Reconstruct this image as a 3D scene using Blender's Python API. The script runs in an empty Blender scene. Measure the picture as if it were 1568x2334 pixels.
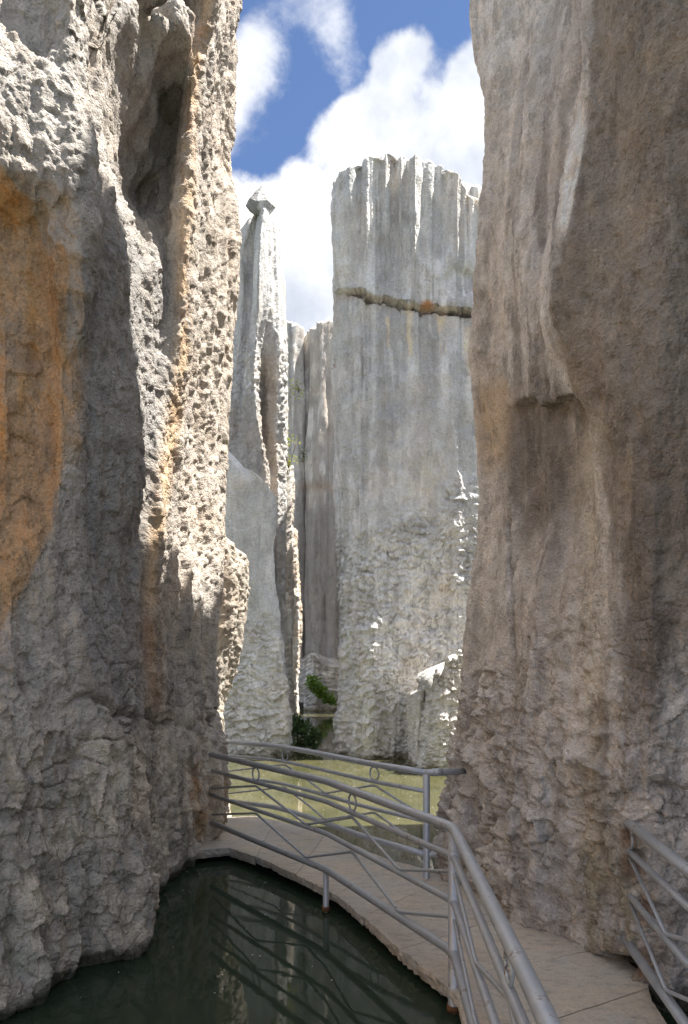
import bpy, math, random
import numpy as np
from mathutils import Vector
random.seed(7)

# ------------------------------------------------------------------ camera, sky, sun, exposure
S = bpy.context.scene
S.render.engine = 'CYCLES'
S.render.resolution_x, S.render.resolution_y = 688, 1024
CH = 2.1                                   # camera height above the water
cam_d = bpy.data.cameras.new('camera')
cam = bpy.data.objects.new('camera', cam_d)
S.collection.objects.link(cam)
cam.location = (0, 0, CH)
cam.rotation_euler = (math.radians(90), 0, 0)
cam_d.sensor_fit = 'HORIZONTAL'
cam_d.sensor_width = 36
cam_d.lens = 36
cam_d.shift_y = 353 / 1568
cam_d.clip_start = 0.05
cam_d.clip_end = 2000
S.camera = cam

SUN_EL = math.radians(66.0)
SUN_AZ = math.radians(85.0)                # clockwise from +Y: from the right, a touch ahead
SKY_STRENGTH = 0.056
sun_d = bpy.data.lights.new('sun', 'SUN')
sun_d.energy = 2.25
sun_d.angle = math.radians(0.6)
sun_d.color = (1.0, 0.95, 0.87)
sun = bpy.data.objects.new('sun', sun_d)
S.collection.objects.link(sun)
sdir = Vector((math.cos(SUN_EL) * math.sin(SUN_AZ), math.cos(SUN_EL) * math.cos(SUN_AZ), math.sin(SUN_EL)))
sun.rotation_euler = sdir.to_track_quat('Z', 'Y').to_euler()

S.view_settings.view_transform = 'Standard'
S.view_settings.look = 'None'
S.view_settings.gamma = 1
S.view_settings.use_curve_mapping = False
S.view_settings.exposure = 2.65
S.cycles.use_denoising = True
S.cycles.max_bounces = 8
S.cycles.diffuse_bounces = 5
S.cycles.sample_clamp_indirect = 6


class NT:
    """small helper to write node trees"""
    def __init__(self, tree):
        self.t = tree

    def n(self, typ, **kw):
        nd = self.t.nodes.new(typ)
        for k, v in kw.items():
            if k == 'inp':
                for kk, vv in v.items():
                    if isinstance(vv, bpy.types.NodeSocket):
                        self.t.links.new(vv, nd.inputs[kk])
                    else:
                        nd.inputs[kk].default_value = vv
            else:
                setattr(nd, k, v)
        return nd

    def math(self, op, a, b=0.0, c=0.0, clamp=False):
        nd = self.n('ShaderNodeMath', operation=op, use_clamp=clamp, inp={0: a, 1: b, 2: c})
        return nd.outputs[0]

    def ramp(self, x, lo, hi, o0=0.0, o1=1.0, smooth=True):
        nd = self.n('ShaderNodeMapRange', interpolation_type='SMOOTHSTEP' if smooth else 'LINEAR',
                    inp={0: x, 1: lo, 2: hi, 3: o0, 4: o1})
        return nd.outputs[0]

    def mix(self, f, a, b, mode='MIX'):
        nd = self.n('ShaderNodeMix', data_type='RGBA', blend_type=mode, inp={0: f, 6: a, 7: b})
        return nd.outputs[2]

    def noise(self, vec, scale, detail=4, rough=0.55, dist=0.0):
        return self.n('ShaderNodeTexNoise', inp={'Vector': vec, 'Scale': scale, 'Detail': detail,
                                                 'Roughness': rough, 'Distortion': dist}).outputs[0]


def build_world():
    w = bpy.data.worlds.new('World')
    S.world = w
    w.use_nodes = True
    t = NT(w.node_tree)
    w.node_tree.nodes.clear()
    sky = t.n('ShaderNodeTexSky', sky_type='NISHITA', sun_disc=False, sun_elevation=SUN_EL,
              sun_rotation=SUN_AZ, altitude=3000.0, air_density=0.55, dust_density=0.1, ozone_density=2.0)
    co = t.n('ShaderNodeTexCoord').outputs['Generated']
    sep = t.n('ShaderNodeSeparateXYZ', inp={0: co})
    x, y, z = sep.outputs
    az = t.math('ARCTAN2', x, y)
    el = t.math('ARCSINE', z)
    # ragged cumulus bank round the horizon, its top stepping up to the right of the gap
    big = t.noise(co, 2.2, 3, 0.5)
    mid = t.noise(co, 7.5, 4, 0.55)
    vor = t.n('ShaderNodeTexVoronoi', feature='SMOOTH_F1',
              inp={'Vector': t.n('ShaderNodeVectorMath', operation='ADD',
                                 inp={0: co, 1: t.n('ShaderNodeVectorMath', operation='SCALE', inp={0: t.n('ShaderNodeTexNoise', inp={'Vector': co, 'Scale': 14.0, 'Detail': 3.0}).outputs[1], 'Scale': 0.07}).outputs[0]}).outputs[0],
                   'Scale': 11.0, 'Smoothness': 0.35}).outputs['Distance']
    fine = t.noise(co, 34.0, 6, 0.62)
    r1 = t.ramp(az, -0.03, 0.055, 0.0, 0.095)
    r2 = t.ramp(az, -0.22, -0.02, 0.0, 0.035, smooth=False)
    r3 = t.ramp(az, 0.45, 1.2, 0.0, -0.10)
    top = t.math('ADD', t.math('ADD', 0.606, r1), t.math('ADD', r2, r3))
    amp = t.math('ADD', t.math('MULTIPLY', t.math('SUBTRACT', mid, 0.5), 0.10),
                 t.math('MULTIPLY', t.math('SUBTRACT', 0.45, vor), 0.085))
    amp = t.math('ADD', amp, t.math('MULTIPLY', t.math('SUBTRACT', fine, 0.5), 0.04))
    amp = t.math('ADD', amp, t.math('MULTIPLY', t.math('SUBTRACT', big, 0.5), 0.05))
    d = t.math('ADD', t.math('SUBTRACT', top, el), amp)          # >0 inside the bank
    bank = t.ramp(d, -0.006, 0.02)
    # thin torn wisps higher up
    stretch = t.n('ShaderNodeMapping', inp={'Vector': co, 'Rotation': (0.0, 0.5, 0.35), 'Scale': (1.0, 1.0, 2.0)}).outputs[0]
    wn = t.noise(stretch, 4.3, 8, 0.62, 0.35)
    arc = t.math('ADD', t.math('MULTIPLY', t.math('SUBTRACT', az, -0.07), t.math('SUBTRACT', az, -0.07)), 0.0)
    arcd = t.math('ABSOLUTE', t.math('SUBTRACT', el, t.math('SUBTRACT', 0.772, t.math('MULTIPLY', arc, 9.0))))
    arcm = t.math('MULTIPLY', t.ramp(arcd, 0.0, 0.09, 0.26, 0.0), t.ramp(t.math('ABSOLUTE', t.math('ADD', az, 0.085)), 0.06, 0.16, 1.0, 0.0))
    wisp = t.ramp(t.math('ADD', wn, arcm), 0.56, 0.80, 0.0, 0.8)
    wisp = t.math('MULTIPLY', wisp, t.ramp(el, 1.1, 1.45, 1.0, 0.5))
    # cloud tone: white crests, faintly blue-grey hollows and bellies
    tone = t.math('ADD', t.math('MULTIPLY', t.noise(co, 5.0, 6, 0.55), 0.75), t.math('MULTIPLY', t.noise(co, 16.0, 5, 0.6), 0.25))
    tone = t.math('ADD', tone, t.ramp(d, 0.0, 0.30, 0.15, -0.13, smooth=False))
    ccol = t.mix(t.ramp(tone, 0.40, 0.74), (0.50, 0.55, 0.64, 1), (1.0, 1.0, 1.0, 1))
    skyc = t.mix(1.0, sky.outputs[0], (SKY_STRENGTH,) * 3 + (1,), 'MULTIPLY')
    cloudc = t.mix(1.0, ccol, (CLOUD, CLOUD, CLOUD * 1.01, 1), 'MULTIPLY')
    wc = t.mix(1.0, (0.96, 0.97, 1.0, 1), (CLOUD * 0.95,) * 3 + (1,), 'MULTIPLY')
    c = t.mix(wisp, skyc, wc)
    # broken cumulus overhead, out of view, added to raise the fill light
    over = t.noise(co, 3.1, 7, 0.56)
    om = t.math('MULTIPLY', t.ramp(over, 0.37, 0.47), t.ramp(el, 0.80, 0.98))
    c = t.mix(om, c, wc)
    c = t.mix(bank, c, cloudc)
    bg = t.n('ShaderNodeBackground', inp={'Color': c, 'Strength': 1.0})
    out = t.n('ShaderNodeOutputWorld', inp={'Surface': bg.outputs[0]})


CLOUD = 0.212
build_world()

# ------------------------------------------------------------------ numpy noise
F32 = np.float32
_rng = np.random.RandomState(11)
_perm = np.tile(_rng.permutation(256).astype(np.int32), 3)
_grad = _rng.normal(size=(256, 3)).astype(F32)
_grad /= np.linalg.norm(_grad, axis=1, keepdims=True)
_rand3 = _rng.rand(256, 3).astype(F32)
_rand1 = _rng.rand(256).astype(F32)


from concurrent.futures import ThreadPoolExecutor
_pool = ThreadPoolExecutor(4)


def chunked(fn):
    def g(p, *a, **k):
        p = np.asarray(p, F32)
        if len(p) < 40000:
            return fn(p, *a, **k)
        parts = list(_pool.map(lambda q: fn(q, *a, **k), np.array_split(p, max(4, len(p) // 30000))))
        if isinstance(parts[0], tuple):
            return tuple(np.concatenate([q[i] for q in parts]) for i in range(len(parts[0])))
        return np.concatenate(parts)
    return g


@chunked
def perlin(p):
    p = p.astype(F32)
    i = np.floor(p).astype(np.int32)
    f = p - i
    i &= 255
    u = f * f * f * (f * (f * 6 - 15) + 10)
    res = 0
    for a in (0, 1):
        wx = u[:, 0] if a else 1 - u[:, 0]
        pa = _perm[i[:, 0] + a]
        for b in (0, 1):
            wy = wx * (u[:, 1] if b else 1 - u[:, 1])
            pb = _perm[pa + i[:, 1] + b]
            for c in (0, 1):
                w = wy * (u[:, 2] if c else 1 - u[:, 2])
                g = _grad[_perm[pb + i[:, 2] + c]]
                res = res + w * (g[:, 0] * (f[:, 0] - a) + g[:, 1] * (f[:, 1] - b) + g[:, 2] * (f[:, 2] - c))
    return res * 1.5


def fbm(p, oct=4, gain=0.5, lac=2.07):
    r, a = 0, 1.0
    for k in range(oct):
        r = r + a * perlin(p + 17.3 * k)
        p = p * lac
        a *= gain
    return r


def ridged(p, oct=3, gain=0.5):
    r, a = 0, 1.0
    for k in range(oct):
        r = r + a * (1 - np.abs(perlin(p + 9.1 * k)) * 2)
        p = p * 2.1
        a *= gain
    return r


@chunked
def worley(p, jitter=0.95):
    """F1, F2 and a random number of the nearest cell"""
    p = p.astype(F32)
    i = np.floor(p).astype(np.int32)
    f = p - i
    f1 = np.full(len(p), 9.0, F32)
    f2 = np.full(len(p), 9.0, F32)
    idc = np.zeros(len(p), F32)
    for a in (-1, 0, 1):
        pa = _perm[(i[:, 0] + a) & 255]
        for b in (-1, 0, 1):
            pb = _perm[pa + ((i[:, 1] + b) & 255)]
            for c in (-1, 0, 1):
                h = _perm[pb + ((i[:, 2] + c) & 255)]
                o = _rand3[h] * jitter
                d = (a + o[:, 0] - f[:, 0]) ** 2 + (b + o[:, 1] - f[:, 1]) ** 2 + (c + o[:, 2] - f[:, 2]) ** 2
                m = d < f1
                f2 = np.where(m, f1, np.minimum(f2, d))
                idc = np.where(m, _rand1[h], idc)
                f1 = np.where(m, d, f1)
    return np.sqrt(f1), np.sqrt(f2), idc


@chunked
def facet(p, jitter=0.9, sag=0.0):
    """chipped stone: every cell is a plane with its own tilt; also F2-F1"""
    p = p.astype(F32)
    i = np.floor(p).astype(np.int32)
    f = p - i
    f1 = np.full(len(p), 9.0, F32)
    f2 = np.full(len(p), 9.0, F32)
    val = np.zeros(len(p), F32)
    for a in (-1, 0, 1):
        pa = _perm[(i[:, 0] + a) & 255]
        for b in (-1, 0, 1):
            pb = _perm[pa + ((i[:, 1] + b) & 255)]
            for c in (-1, 0, 1):
                h = _perm[pb + ((i[:, 2] + c) & 255)]
                o = _rand3[h] * jitter
                ex, ey, ez = f[:, 0] - a - o[:, 0], f[:, 1] - b - o[:, 1], f[:, 2] - c - o[:, 2]
                d = ex * ex + ey * ey + ez * ez
                m = d < f1
                g = _grad[h]
                val = np.where(m, g[:, 0] * ex + g[:, 1] * ey + (g[:, 2] - sag) * ez + 0.55 * (_rand1[h] - .5), val)
                f2 = np.where(m, f1, np.minimum(f2, d))
                f1 = np.where(m, d, f1)
    return val, np.sqrt(f2) - np.sqrt(f1)


def sstep(x, a, b):
    t = np.clip((x - a) / (b - a), 0, 1)
    return t * t * (3 - 2 * t)


def V3(P, sx, sy=None, sz=None):
    sy = sx if sy is None else sy
    sz = sx if sz is None else sz
    return P * np.array([sx, sy, sz], F32)


# ------------------------------------------------------------------ measuring: photograph (1568 x 2334) <-> place
FP = 1568.0


def W(dx, dy, Y):
    return ((dx - 784) / FP * Y, Y, CH - (dy - 1520) / FP * Y)


def ZD(dy, Y):
    return CH - (dy - 1520) / FP * Y


def proj(P):
    y = np.maximum(P[:, 1], 0.5)
    return 784 + FP * P[:, 0] / y, 1520 - FP * (P[:, 2] - CH) / y


# ------------------------------------------------------------------ materials
def rock_material(name, bump=0.5, scale=1.0, rough=0.92, streak=0.0, mott=0.55):
    m = bpy.data.materials.new(name)
    m.use_nodes = True
    t = NT(m.node_tree)
    m.node_tree.nodes.clear()
    co = t.n('ShaderNodeNewGeometry').outputs['Position']
    att = t.n('ShaderNodeAttribute', attribute_name='tone').outputs['Color']
    n1 = t.noise(co, 34 * scale, 7, 0.68)
    n1b = t.noise(t.n('ShaderNodeVectorMath', operation='ADD', inp={0: co, 1: (3.7, 9.1, 5.3)}).outputs[0], 48 * scale, 6, 0.66)
    n2 = t.noise(co, 5.5 * scale, 6, 0.66)
    stv = t.n('ShaderNodeMapping', inp={'Vector': co, 'Scale': (9 * scale, 9 * scale, 0.8 * scale)}).outputs[0]
    n3 = t.noise(stv, 1.0, 4, 0.55)
    f = t.math('ADD', t.math('MULTIPLY', n1b, 0.55), t.math('ADD', t.math('MULTIPLY', n2, 0.40), t.math('MULTIPLY', n3, 0.10 + streak)))
    v = t.ramp(f, 0.36, 0.70 + streak * 0.6, 0.66, 1.30, smooth=False)
    comb = t.n('ShaderNodeCombineColor', inp={0: v, 1: v, 2: v}).outputs[0]
    col = t.mix(1.0, att, comb, 'MULTIPLY')
    # crisp-edged dark crust and pale scabs, drawn out a little down the face
    mv = t.n('ShaderNodeMapping', inp={'Vector': co, 'Scale': (1.0, 1.0, 0.45)}).outputs[0]
    m1 = t.noise(mv, 6.5 * scale, 9, 0.74)
    m2 = t.noise(t.n('ShaderNodeVectorMath', operation='ADD', inp={0: mv, 1: (7.7, 1.1, 2.3)}).outputs[0], 11.0 * scale, 9, 0.76)
    col = t.mix(t.ramp(m1, 0.52, 0.60, 0.0, mott), col, t.mix(1.0, col, (0.50, 0.485, 0.475, 1), 'MULTIPLY'))
    col = t.mix(t.ramp(m2, 0.55, 0.63, 0.0, mott), col, t.mix(1.0, col, (1.38, 1.36, 1.33, 1), 'MULTIPLY'))
    # faint hue drift between grey and tan
    hue = t.noise(co, 2.3 * scale, 4, 0.6)
    col = t.mix(t.ramp(hue, 0.4, 0.75, 0.0, 0.45), col, t.mix(1.0, col, (1.10, 0.97, 0.84, 1), 'MULTIPLY'))
    # small dark pits and lichen specks
    vo = t.n('ShaderNodeTexVoronoi', feature='F1', inp={'Vector': co, 'Scale': 42 * scale, 'Randomness': 1.0}).outputs['Distance']
    h = t.math('ADD', t.math('MULTIPLY', n1, 1.3), t.math('MULTIPLY', t.ramp(vo, 0.05, 0.5), 0.4))
    bp = t.n('ShaderNodeBump', inp={'Strength': bump, 'Distance': 0.03 / scale, 'Height': h})
    b = t.n('ShaderNodeBsdfPrincipled', inp={'Base Color': col, 'Roughness': rough, 'Normal': bp.outputs[0], 'Specular IOR Level': 0.25})
    t.n('ShaderNodeOutputMaterial', inp={'Surface': b.outputs[0]})
    return m


def simple_material(name, col, rough=0.6, var=0.2, scale=8.0, bump=0.0, metallic=0.0, spec=0.5):
    m = bpy.data.materials.new(name)
    m.use_nodes = True
    t = NT(m.node_tree)
    m.node_tree.nodes.clear()
    co = t.n('ShaderNodeNewGeometry').outputs['Position']
    n1 = t.noise(co, scale, 5, 0.6)
    v = t.ramp(n1, 0.3, 0.7, 1 - var, 1 + var, smooth=False)
    comb = t.n('ShaderNodeCombineColor', inp={0: v, 1: v, 2: v}).outputs[0]
    c = t.mix(1.0, tuple(col) + (1,), comb, 'MULTIPLY')
    kw = {'Base Color': c, 'Roughness': rough, 'Metallic': metallic, 'Specular IOR Level': spec}
    if bump:
        kw['Normal'] = t.n('ShaderNodeBump', inp={'Strength': bump, 'Distance': 0.01, 'Height': n1}).outputs[0]
    b = t.n('ShaderNodeBsdfPrincipled', inp=kw)
    t.n('ShaderNodeOutputMaterial', inp={'Surface': b.outputs[0]})
    return m


M_ROCK = rock_material('weathered limestone', 0.8, 1.0)
M_FAR = rock_material('pale fluted limestone', 0.7, 0.42, streak=0.15, mott=0.35)


# ------------------------------------------------------------------ object helpers
def link(name, me, mat, parent=None):
    o = bpy.data.objects.new(name, me)
    S.collection.objects.link(o)
    if mat is not None:
        me.materials.append(mat)
    if parent is not None:
        o.parent = parent
    return o


def tag(o, label=None, cat=None, group=None, kind=None):
    if label:
        o['label'] = label
    if cat:
        o['category'] = cat
    if group:
        o['group'] = group
    if kind:
        o['kind'] = kind
    return o


def mesh_np(name, V, Q, col=None, tris=None, smooth=True):
    """V (n,3), Q (m,4) quads"""
    me = bpy.data.meshes.new(name)
    nt = 0 if tris is None else len(tris)
    me.vertices.add(len(V))
    me.vertices.foreach_set('co', np.ascontiguousarray(V, dtype=F32).ravel())
    idx = Q.ravel().astype(np.int32)
    starts = np.arange(0, len(idx), 4, dtype=np.int32)
    if nt:
        starts = np.concatenate([starts, len(idx) + np.arange(0, nt * 3, 3, dtype=np.int32)])
        idx = np.concatenate([idx, tris.ravel().astype(np.int32)])
    me.loops.add(len(idx))
    me.loops.foreach_set('vertex_index', idx)
    me.polygons.add(len(starts))
    me.polygons.foreach_set('loop_start', starts)
    me.polygons.foreach_set('use_smooth', np.full(len(starts), smooth, dtype=bool))
    me.update(calc_edges=True)
    if col is not None:
        a = me.attributes.new('tone', 'FLOAT_COLOR', 'POINT')
        c4 = np.ones((len(V), 4), F32)
        c4[:, :3] = col
        a.data.foreach_set('color', c4.ravel())
    return me


def hermite_cols(C, ts, closed=True):
    """C (m, nv, 3) control columns, ts list of (j, t) -> (nu, nv, 3), Catmull-Rom with chord knots"""
    m = len(C)
    chord = np.zeros(m)
    for j in range(m):
        k = (j + 1) % m
        chord[j] = max(1e-3, np.mean(np.linalg.norm(C[k] - C[j], axis=1)))
    out = np.zeros((len(ts), C.shape[1], C.shape[2]), F32)
    tang = np.zeros_like(C)
    for j in range(m):
        a, b = (j - 1) % m, (j + 1) % m
        ha, hb = chord[a], chord[j]
        da = (C[j] - C[a]) / ha
        db = (C[b] - C[j]) / hb
        tang[j] = (da * hb + db * ha) / (ha + hb) * 0.8
    for q, (j, t) in enumerate(ts):
        k = (j + 1) % m
        h = chord[j]
        t2, t3 = t * t, t * t * t
        out[q] = (2 * t3 - 3 * t2 + 1) * C[j] + (t3 - 2 * t2 + t) * h * tang[j] + (-2 * t3 + 3 * t2) * C[k] + (t3 - t2) * h * tang[k]
    return out


def smooth_interp(z, zk, xk):
    """monotone-ish cubic through knots (zk ascending), constant slope-limited ends"""
    zk = np.asarray(zk, float)
    xk = np.asarray(xk, float)
    if len(zk) == 1:
        return np.full_like(z, xk[0])
    d = np.diff(xk) / np.maximum(np.diff(zk), 1e-6)
    s = np.zeros(len(zk))
    for i in range(1, len(zk) - 1):
        if d[i - 1] * d[i] > 0:
            s[i] = 2 * d[i - 1] * d[i] / (d[i - 1] + d[i])
    zz = np.clip(z, zk[0], zk[-1])
    i = np.clip(np.searchsorted(zk, zz) - 1, 0, len(zk) - 2)
    h = zk[i + 1] - zk[i]
    t = (zz - zk[i]) / np.maximum(h, 1e-6)
    t2, t3 = t * t, t ** 3
    return (2 * t3 - 3 * t2 + 1) * xk[i] + (t3 - 2 * t2 + t) * h * s[i] + (-2 * t3 + 3 * t2) * xk[i + 1] + (t3 - t2) * h * s[i + 1]


def grid_normals(G):
    du = np.roll(G, -1, 0) - np.roll(G, 1, 0)
    dv = np.empty_like(G)
    dv[:, 1:-1] = G[:, 2:] - G[:, :-2]
    dv[:, 0] = G[:, 1] - G[:, 0]
    dv[:, -1] = G[:, -1] - G[:, -2]
    n = np.cross(du, dv)
    n /= np.maximum(np.linalg.norm(n, axis=2, keepdims=True), 1e-9)
    return n


def rock(name, cols, nu, nv, label, macro, detail, paint, mat, zbot=-0.5, front=None, jag=None,
         parent=None, dome=0.15, back=5, vis=None, cat='rock', gain=1.15):
    """cols: list of ('I', [(dy,dx,Y)..], top z or None) or ('P', [(z,x,y)..], top z), anticlockwise seen from above.
    front: indices j whose interval j->j+1 is finely sampled."""
    m = len(cols)
    tops, data = [], []
    for kind, kn, top in cols:
        if kind == 'I':
            pts = [W(dx, dy, Y) for dy, dx, Y in kn]
        else:
            pts = [(x, y, z) for z, x, y in kn]
        pts.sort(key=lambda p: p[2])
        tops.append(pts[-1][2] if top is None else top)
        data.append(np.array(pts, float))
    nvis = int(nv * 0.9) if vis else nv
    C = np.zeros((m, nv, 3))
    for j in range(m):
        zt = tops[j]
        zv = min(zt, vis(np.mean(data[j][:, 1]))) if vis else zt
        if vis and zv < zt - 0.01:
            z = np.concatenate([np.linspace(zbot, zv, nvis, endpoint=False), np.linspace(zv, zt, nv - nvis)])
        else:
            z = np.linspace(zbot, zt, nv)
        C[j, :, 2] = z
        C[j, :, 0] = smooth_interp(z, data[j][:, 2], data[j][:, 0])
        C[j, :, 1] = smooth_interp(z, data[j][:, 2], data[j][:, 1])
    front = range(m) if front is None else front
    wts = []
    for j in range(m):
        a, b = C[j], C[(j + 1) % m]
        pa = a[:, 0] / np.maximum(a[:, 1], .5)
        pb = b[:, 0] / np.maximum(b[:, 1], .5)
        ym = np.mean(a[:, 1] + b[:, 1]) / 2
        wts.append(np.mean(np.abs(pa - pb)) + 0.35 * np.mean(np.linalg.norm(a - b, axis=1)) / max(ym, 1) if j in front else 0)
    tot = sum(wts)
    ts = []
    for j in range(m):
        k = max(3, int(round(nu * wts[j] / tot))) if j in front else back
        ts += [(j, q / k) for q in range(k)]
    G = hermite_cols(C.astype(F32), ts)
    n_u = len(ts)
    if jag is not None:                     # ragged top edge
        topz = G[:, -1]
        dz = jag(topz)
        vv = np.clip((G[:, :, 2] - zbot) / np.maximum(topz[:, None, 2] - zbot, .1), 0, 1)
        G[:, :, 2] += dz[:, None] * vv ** 3
    # orient so that normals point outwards
    cen = G.reshape(-1, 3).mean(0)
    for fn in (macro, detail):
        if fn is None:
            continue
        N = grid_normals(G)
        if np.mean(np.sum(N[:, :, :2] * (G[:, :, :2] - G[:, :, :2].mean((0, 1))), axis=2)) < 0:
            N = -N
        P = G.reshape(-1, 3)
        dsp = fn(P, N.reshape(-1, 3))
        G = (P + N.reshape(-1, 3) * dsp[:, None]).reshape(G.shape).astype(F32)
    flip = np.mean(np.sum(grid_normals(G)[:, :, :2] * (G[:, :, :2] - G[:, :, :2].mean((0, 1))), axis=2)) < 0
    # crown
    ring = G[:, -1]
    c = ring.mean(0)
    rows = [G]
    for s, hgt in ((0.93, .25), (.8, .5), (.62, .75), (.4, .92), (.18, 1.0), (.03, 1.0)):
        r = c + (ring - c) * s
        r[:, 2] = ring[:, 2] * s + (c[2]) * (1 - s) + hgt * dome
        r[:, 2] += 0.25 * dome * perlin(V3(r, 1.5 / max(dome, .1)))
        rows.append(r[:, None, :].astype(F32))
    G = np.concatenate(rows, 1)
    nvt = G.shape[1]
    V = G.reshape(-1, 3)
    u = np.arange(n_u)
    v = np.arange(nvt - 1)
    uu, vv = np.meshgrid(u, v, indexing='ij')
    u2 = (uu + 1) % n_u
    a, b, cc, d = uu * nvt + vv, u2 * nvt + vv, u2 * nvt + vv + 1, uu * nvt + vv + 1
    Q = np.stack([a, b, cc, d] if not flip else [a, d, cc, b], -1).reshape(-1, 4)
    col = np.clip(paint(V) * gain, 0.01, 0.88)
    me = mesh_np(name, V, Q, col)
    o = link(name, me, mat, parent)
    if parent is None:
        tag(o, label, cat, kind='thing')
    return o


def blob(dx, dy, cx, cy, rx, ry, warp=0, soft=0.5):
    r = np.sqrt(((dx - cx) / rx) ** 2 + ((dy - cy) / ry) ** 2) + warp
    return 1 - sstep(r, 1 - soft, 1 + soft)


def lerpc(c, m, rgb):
    return c * (1 - m[:, None]) + np.array(rgb, F32) * m[:, None]


def polyx(dy, pts):
    ys = [p[0] for p in pts]
    xs = [p[1] for p in pts]
    return np.interp(dy, ys, xs)


# ------------------------------------------------------------------ near cliffs
def fissures(P, sc, seed, width=.045, gate_sc=1.2, lo=.0, hi=.35):
    w = np.stack([perlin(V3(P, sc * 1.7) + seed), perlin(V3(P, sc * 1.7) + seed + 20), perlin(V3(P, sc * 1.7) + seed + 40)], 1) * (.22 / sc)
    k = perlin(V3(P + w, sc, sc, sc * 2.3) + seed)
    g = sstep(perlin(V3(P, gate_sc * sc * .55) + seed + 7), lo, hi)
    return np.exp(-(k / width) ** 2) * g


VIS = lambda y: CH + 1.02 * y
SILL = [(0, 540), (150, 527), (350, 508), (430, 532), (560, 545), (650, 545), (720, 535), (900, 515), (1200, 500), (1500, 490)]


def left_macro(P, N):
    d = (0.10 - 0.06 * sstep(proj(P)[1], 1400, 1700)) * fbm(V3(P, 0.8, 0.8, 0.5) + 3.1, 2)
    d += 0.075 * (ridged(V3(P, 2.6, 2.6, 0.22) + 1.7, 2) - 0.7)
    return d


def left_detail(P, N):
    dx, dy = proj(P)
    lit = sstep(dx, 230, 440)
    lowm = sstep(dy + 160 * fbm(V3(P, 1.2), 2), 1450, 1800)
    warp = np.stack([perlin(V3(P, 3) + 5), perlin(V3(P, 3) + 25), perlin(V3(P, 3) + 45)], 1)
    f1, f2, _ = worley(V3(P + 0.03 * warp, 23, 23, 12))
    m = 0.3 + 0.7 * sstep(fbm(V3(P, 1.6, 1.6, .9) + 8, 3), -0.35, 0.35)
    pit = -np.clip(0.46 - f1, 0, 1) * (0.018 + 0.022 * lit) * m
    g1, _, _ = worley(V3(P + 0.03 * warp, 6.2, 6.2, 4.0) + 31)
    pit -= np.clip(0.30 - g1, 0, 1) * (0.07 + 0.22 * lowm) * sstep(fbm(V3(P, 1.1) + 60, 2), 0.05, 0.5)
    fa, _ = facet(V3(P + 0.05 * warp, 9, 9, 6.5), sag=.5)
    fb, eb = facet(V3(P + 0.12 * warp, 4.2, 4.2, 1.8) + 9, sag=.25)
    f = 0.022 * fbm(V3(P, 7, 7, 5), 5, 0.62)
    d = pit + f + 0.022 * fa * (0.6 + 0.6 * lowm) + lowm * 0.05 * fb
    d -= 0.045 * fissures(P, 2.2, 3.0, .04) * sstep(dy, 1300, 1650)
    d += 0.03 * (ridged(V3(P, 4.2, 4.2, 1.1) + 7, 3) - 0.9) * (0.4 + 0.6 * lowm)
    # one ragged bedding ledge across the lower cliff
    lz = 1640 + 60 * fbm(V3(P, .9, .9, .1) + 4, 3) + 26 * fbm(V3(P, 5, 5, .3), 2)
    d -= 0.09 * np.exp(-((dy - lz) / 9) ** 2) * sstep(fbm(V3(P, 1.4) + 55, 2), -.35, .1)
    d += -0.07 * sstep(P[:, 2], 0.16, -0.05)
    return d


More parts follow.
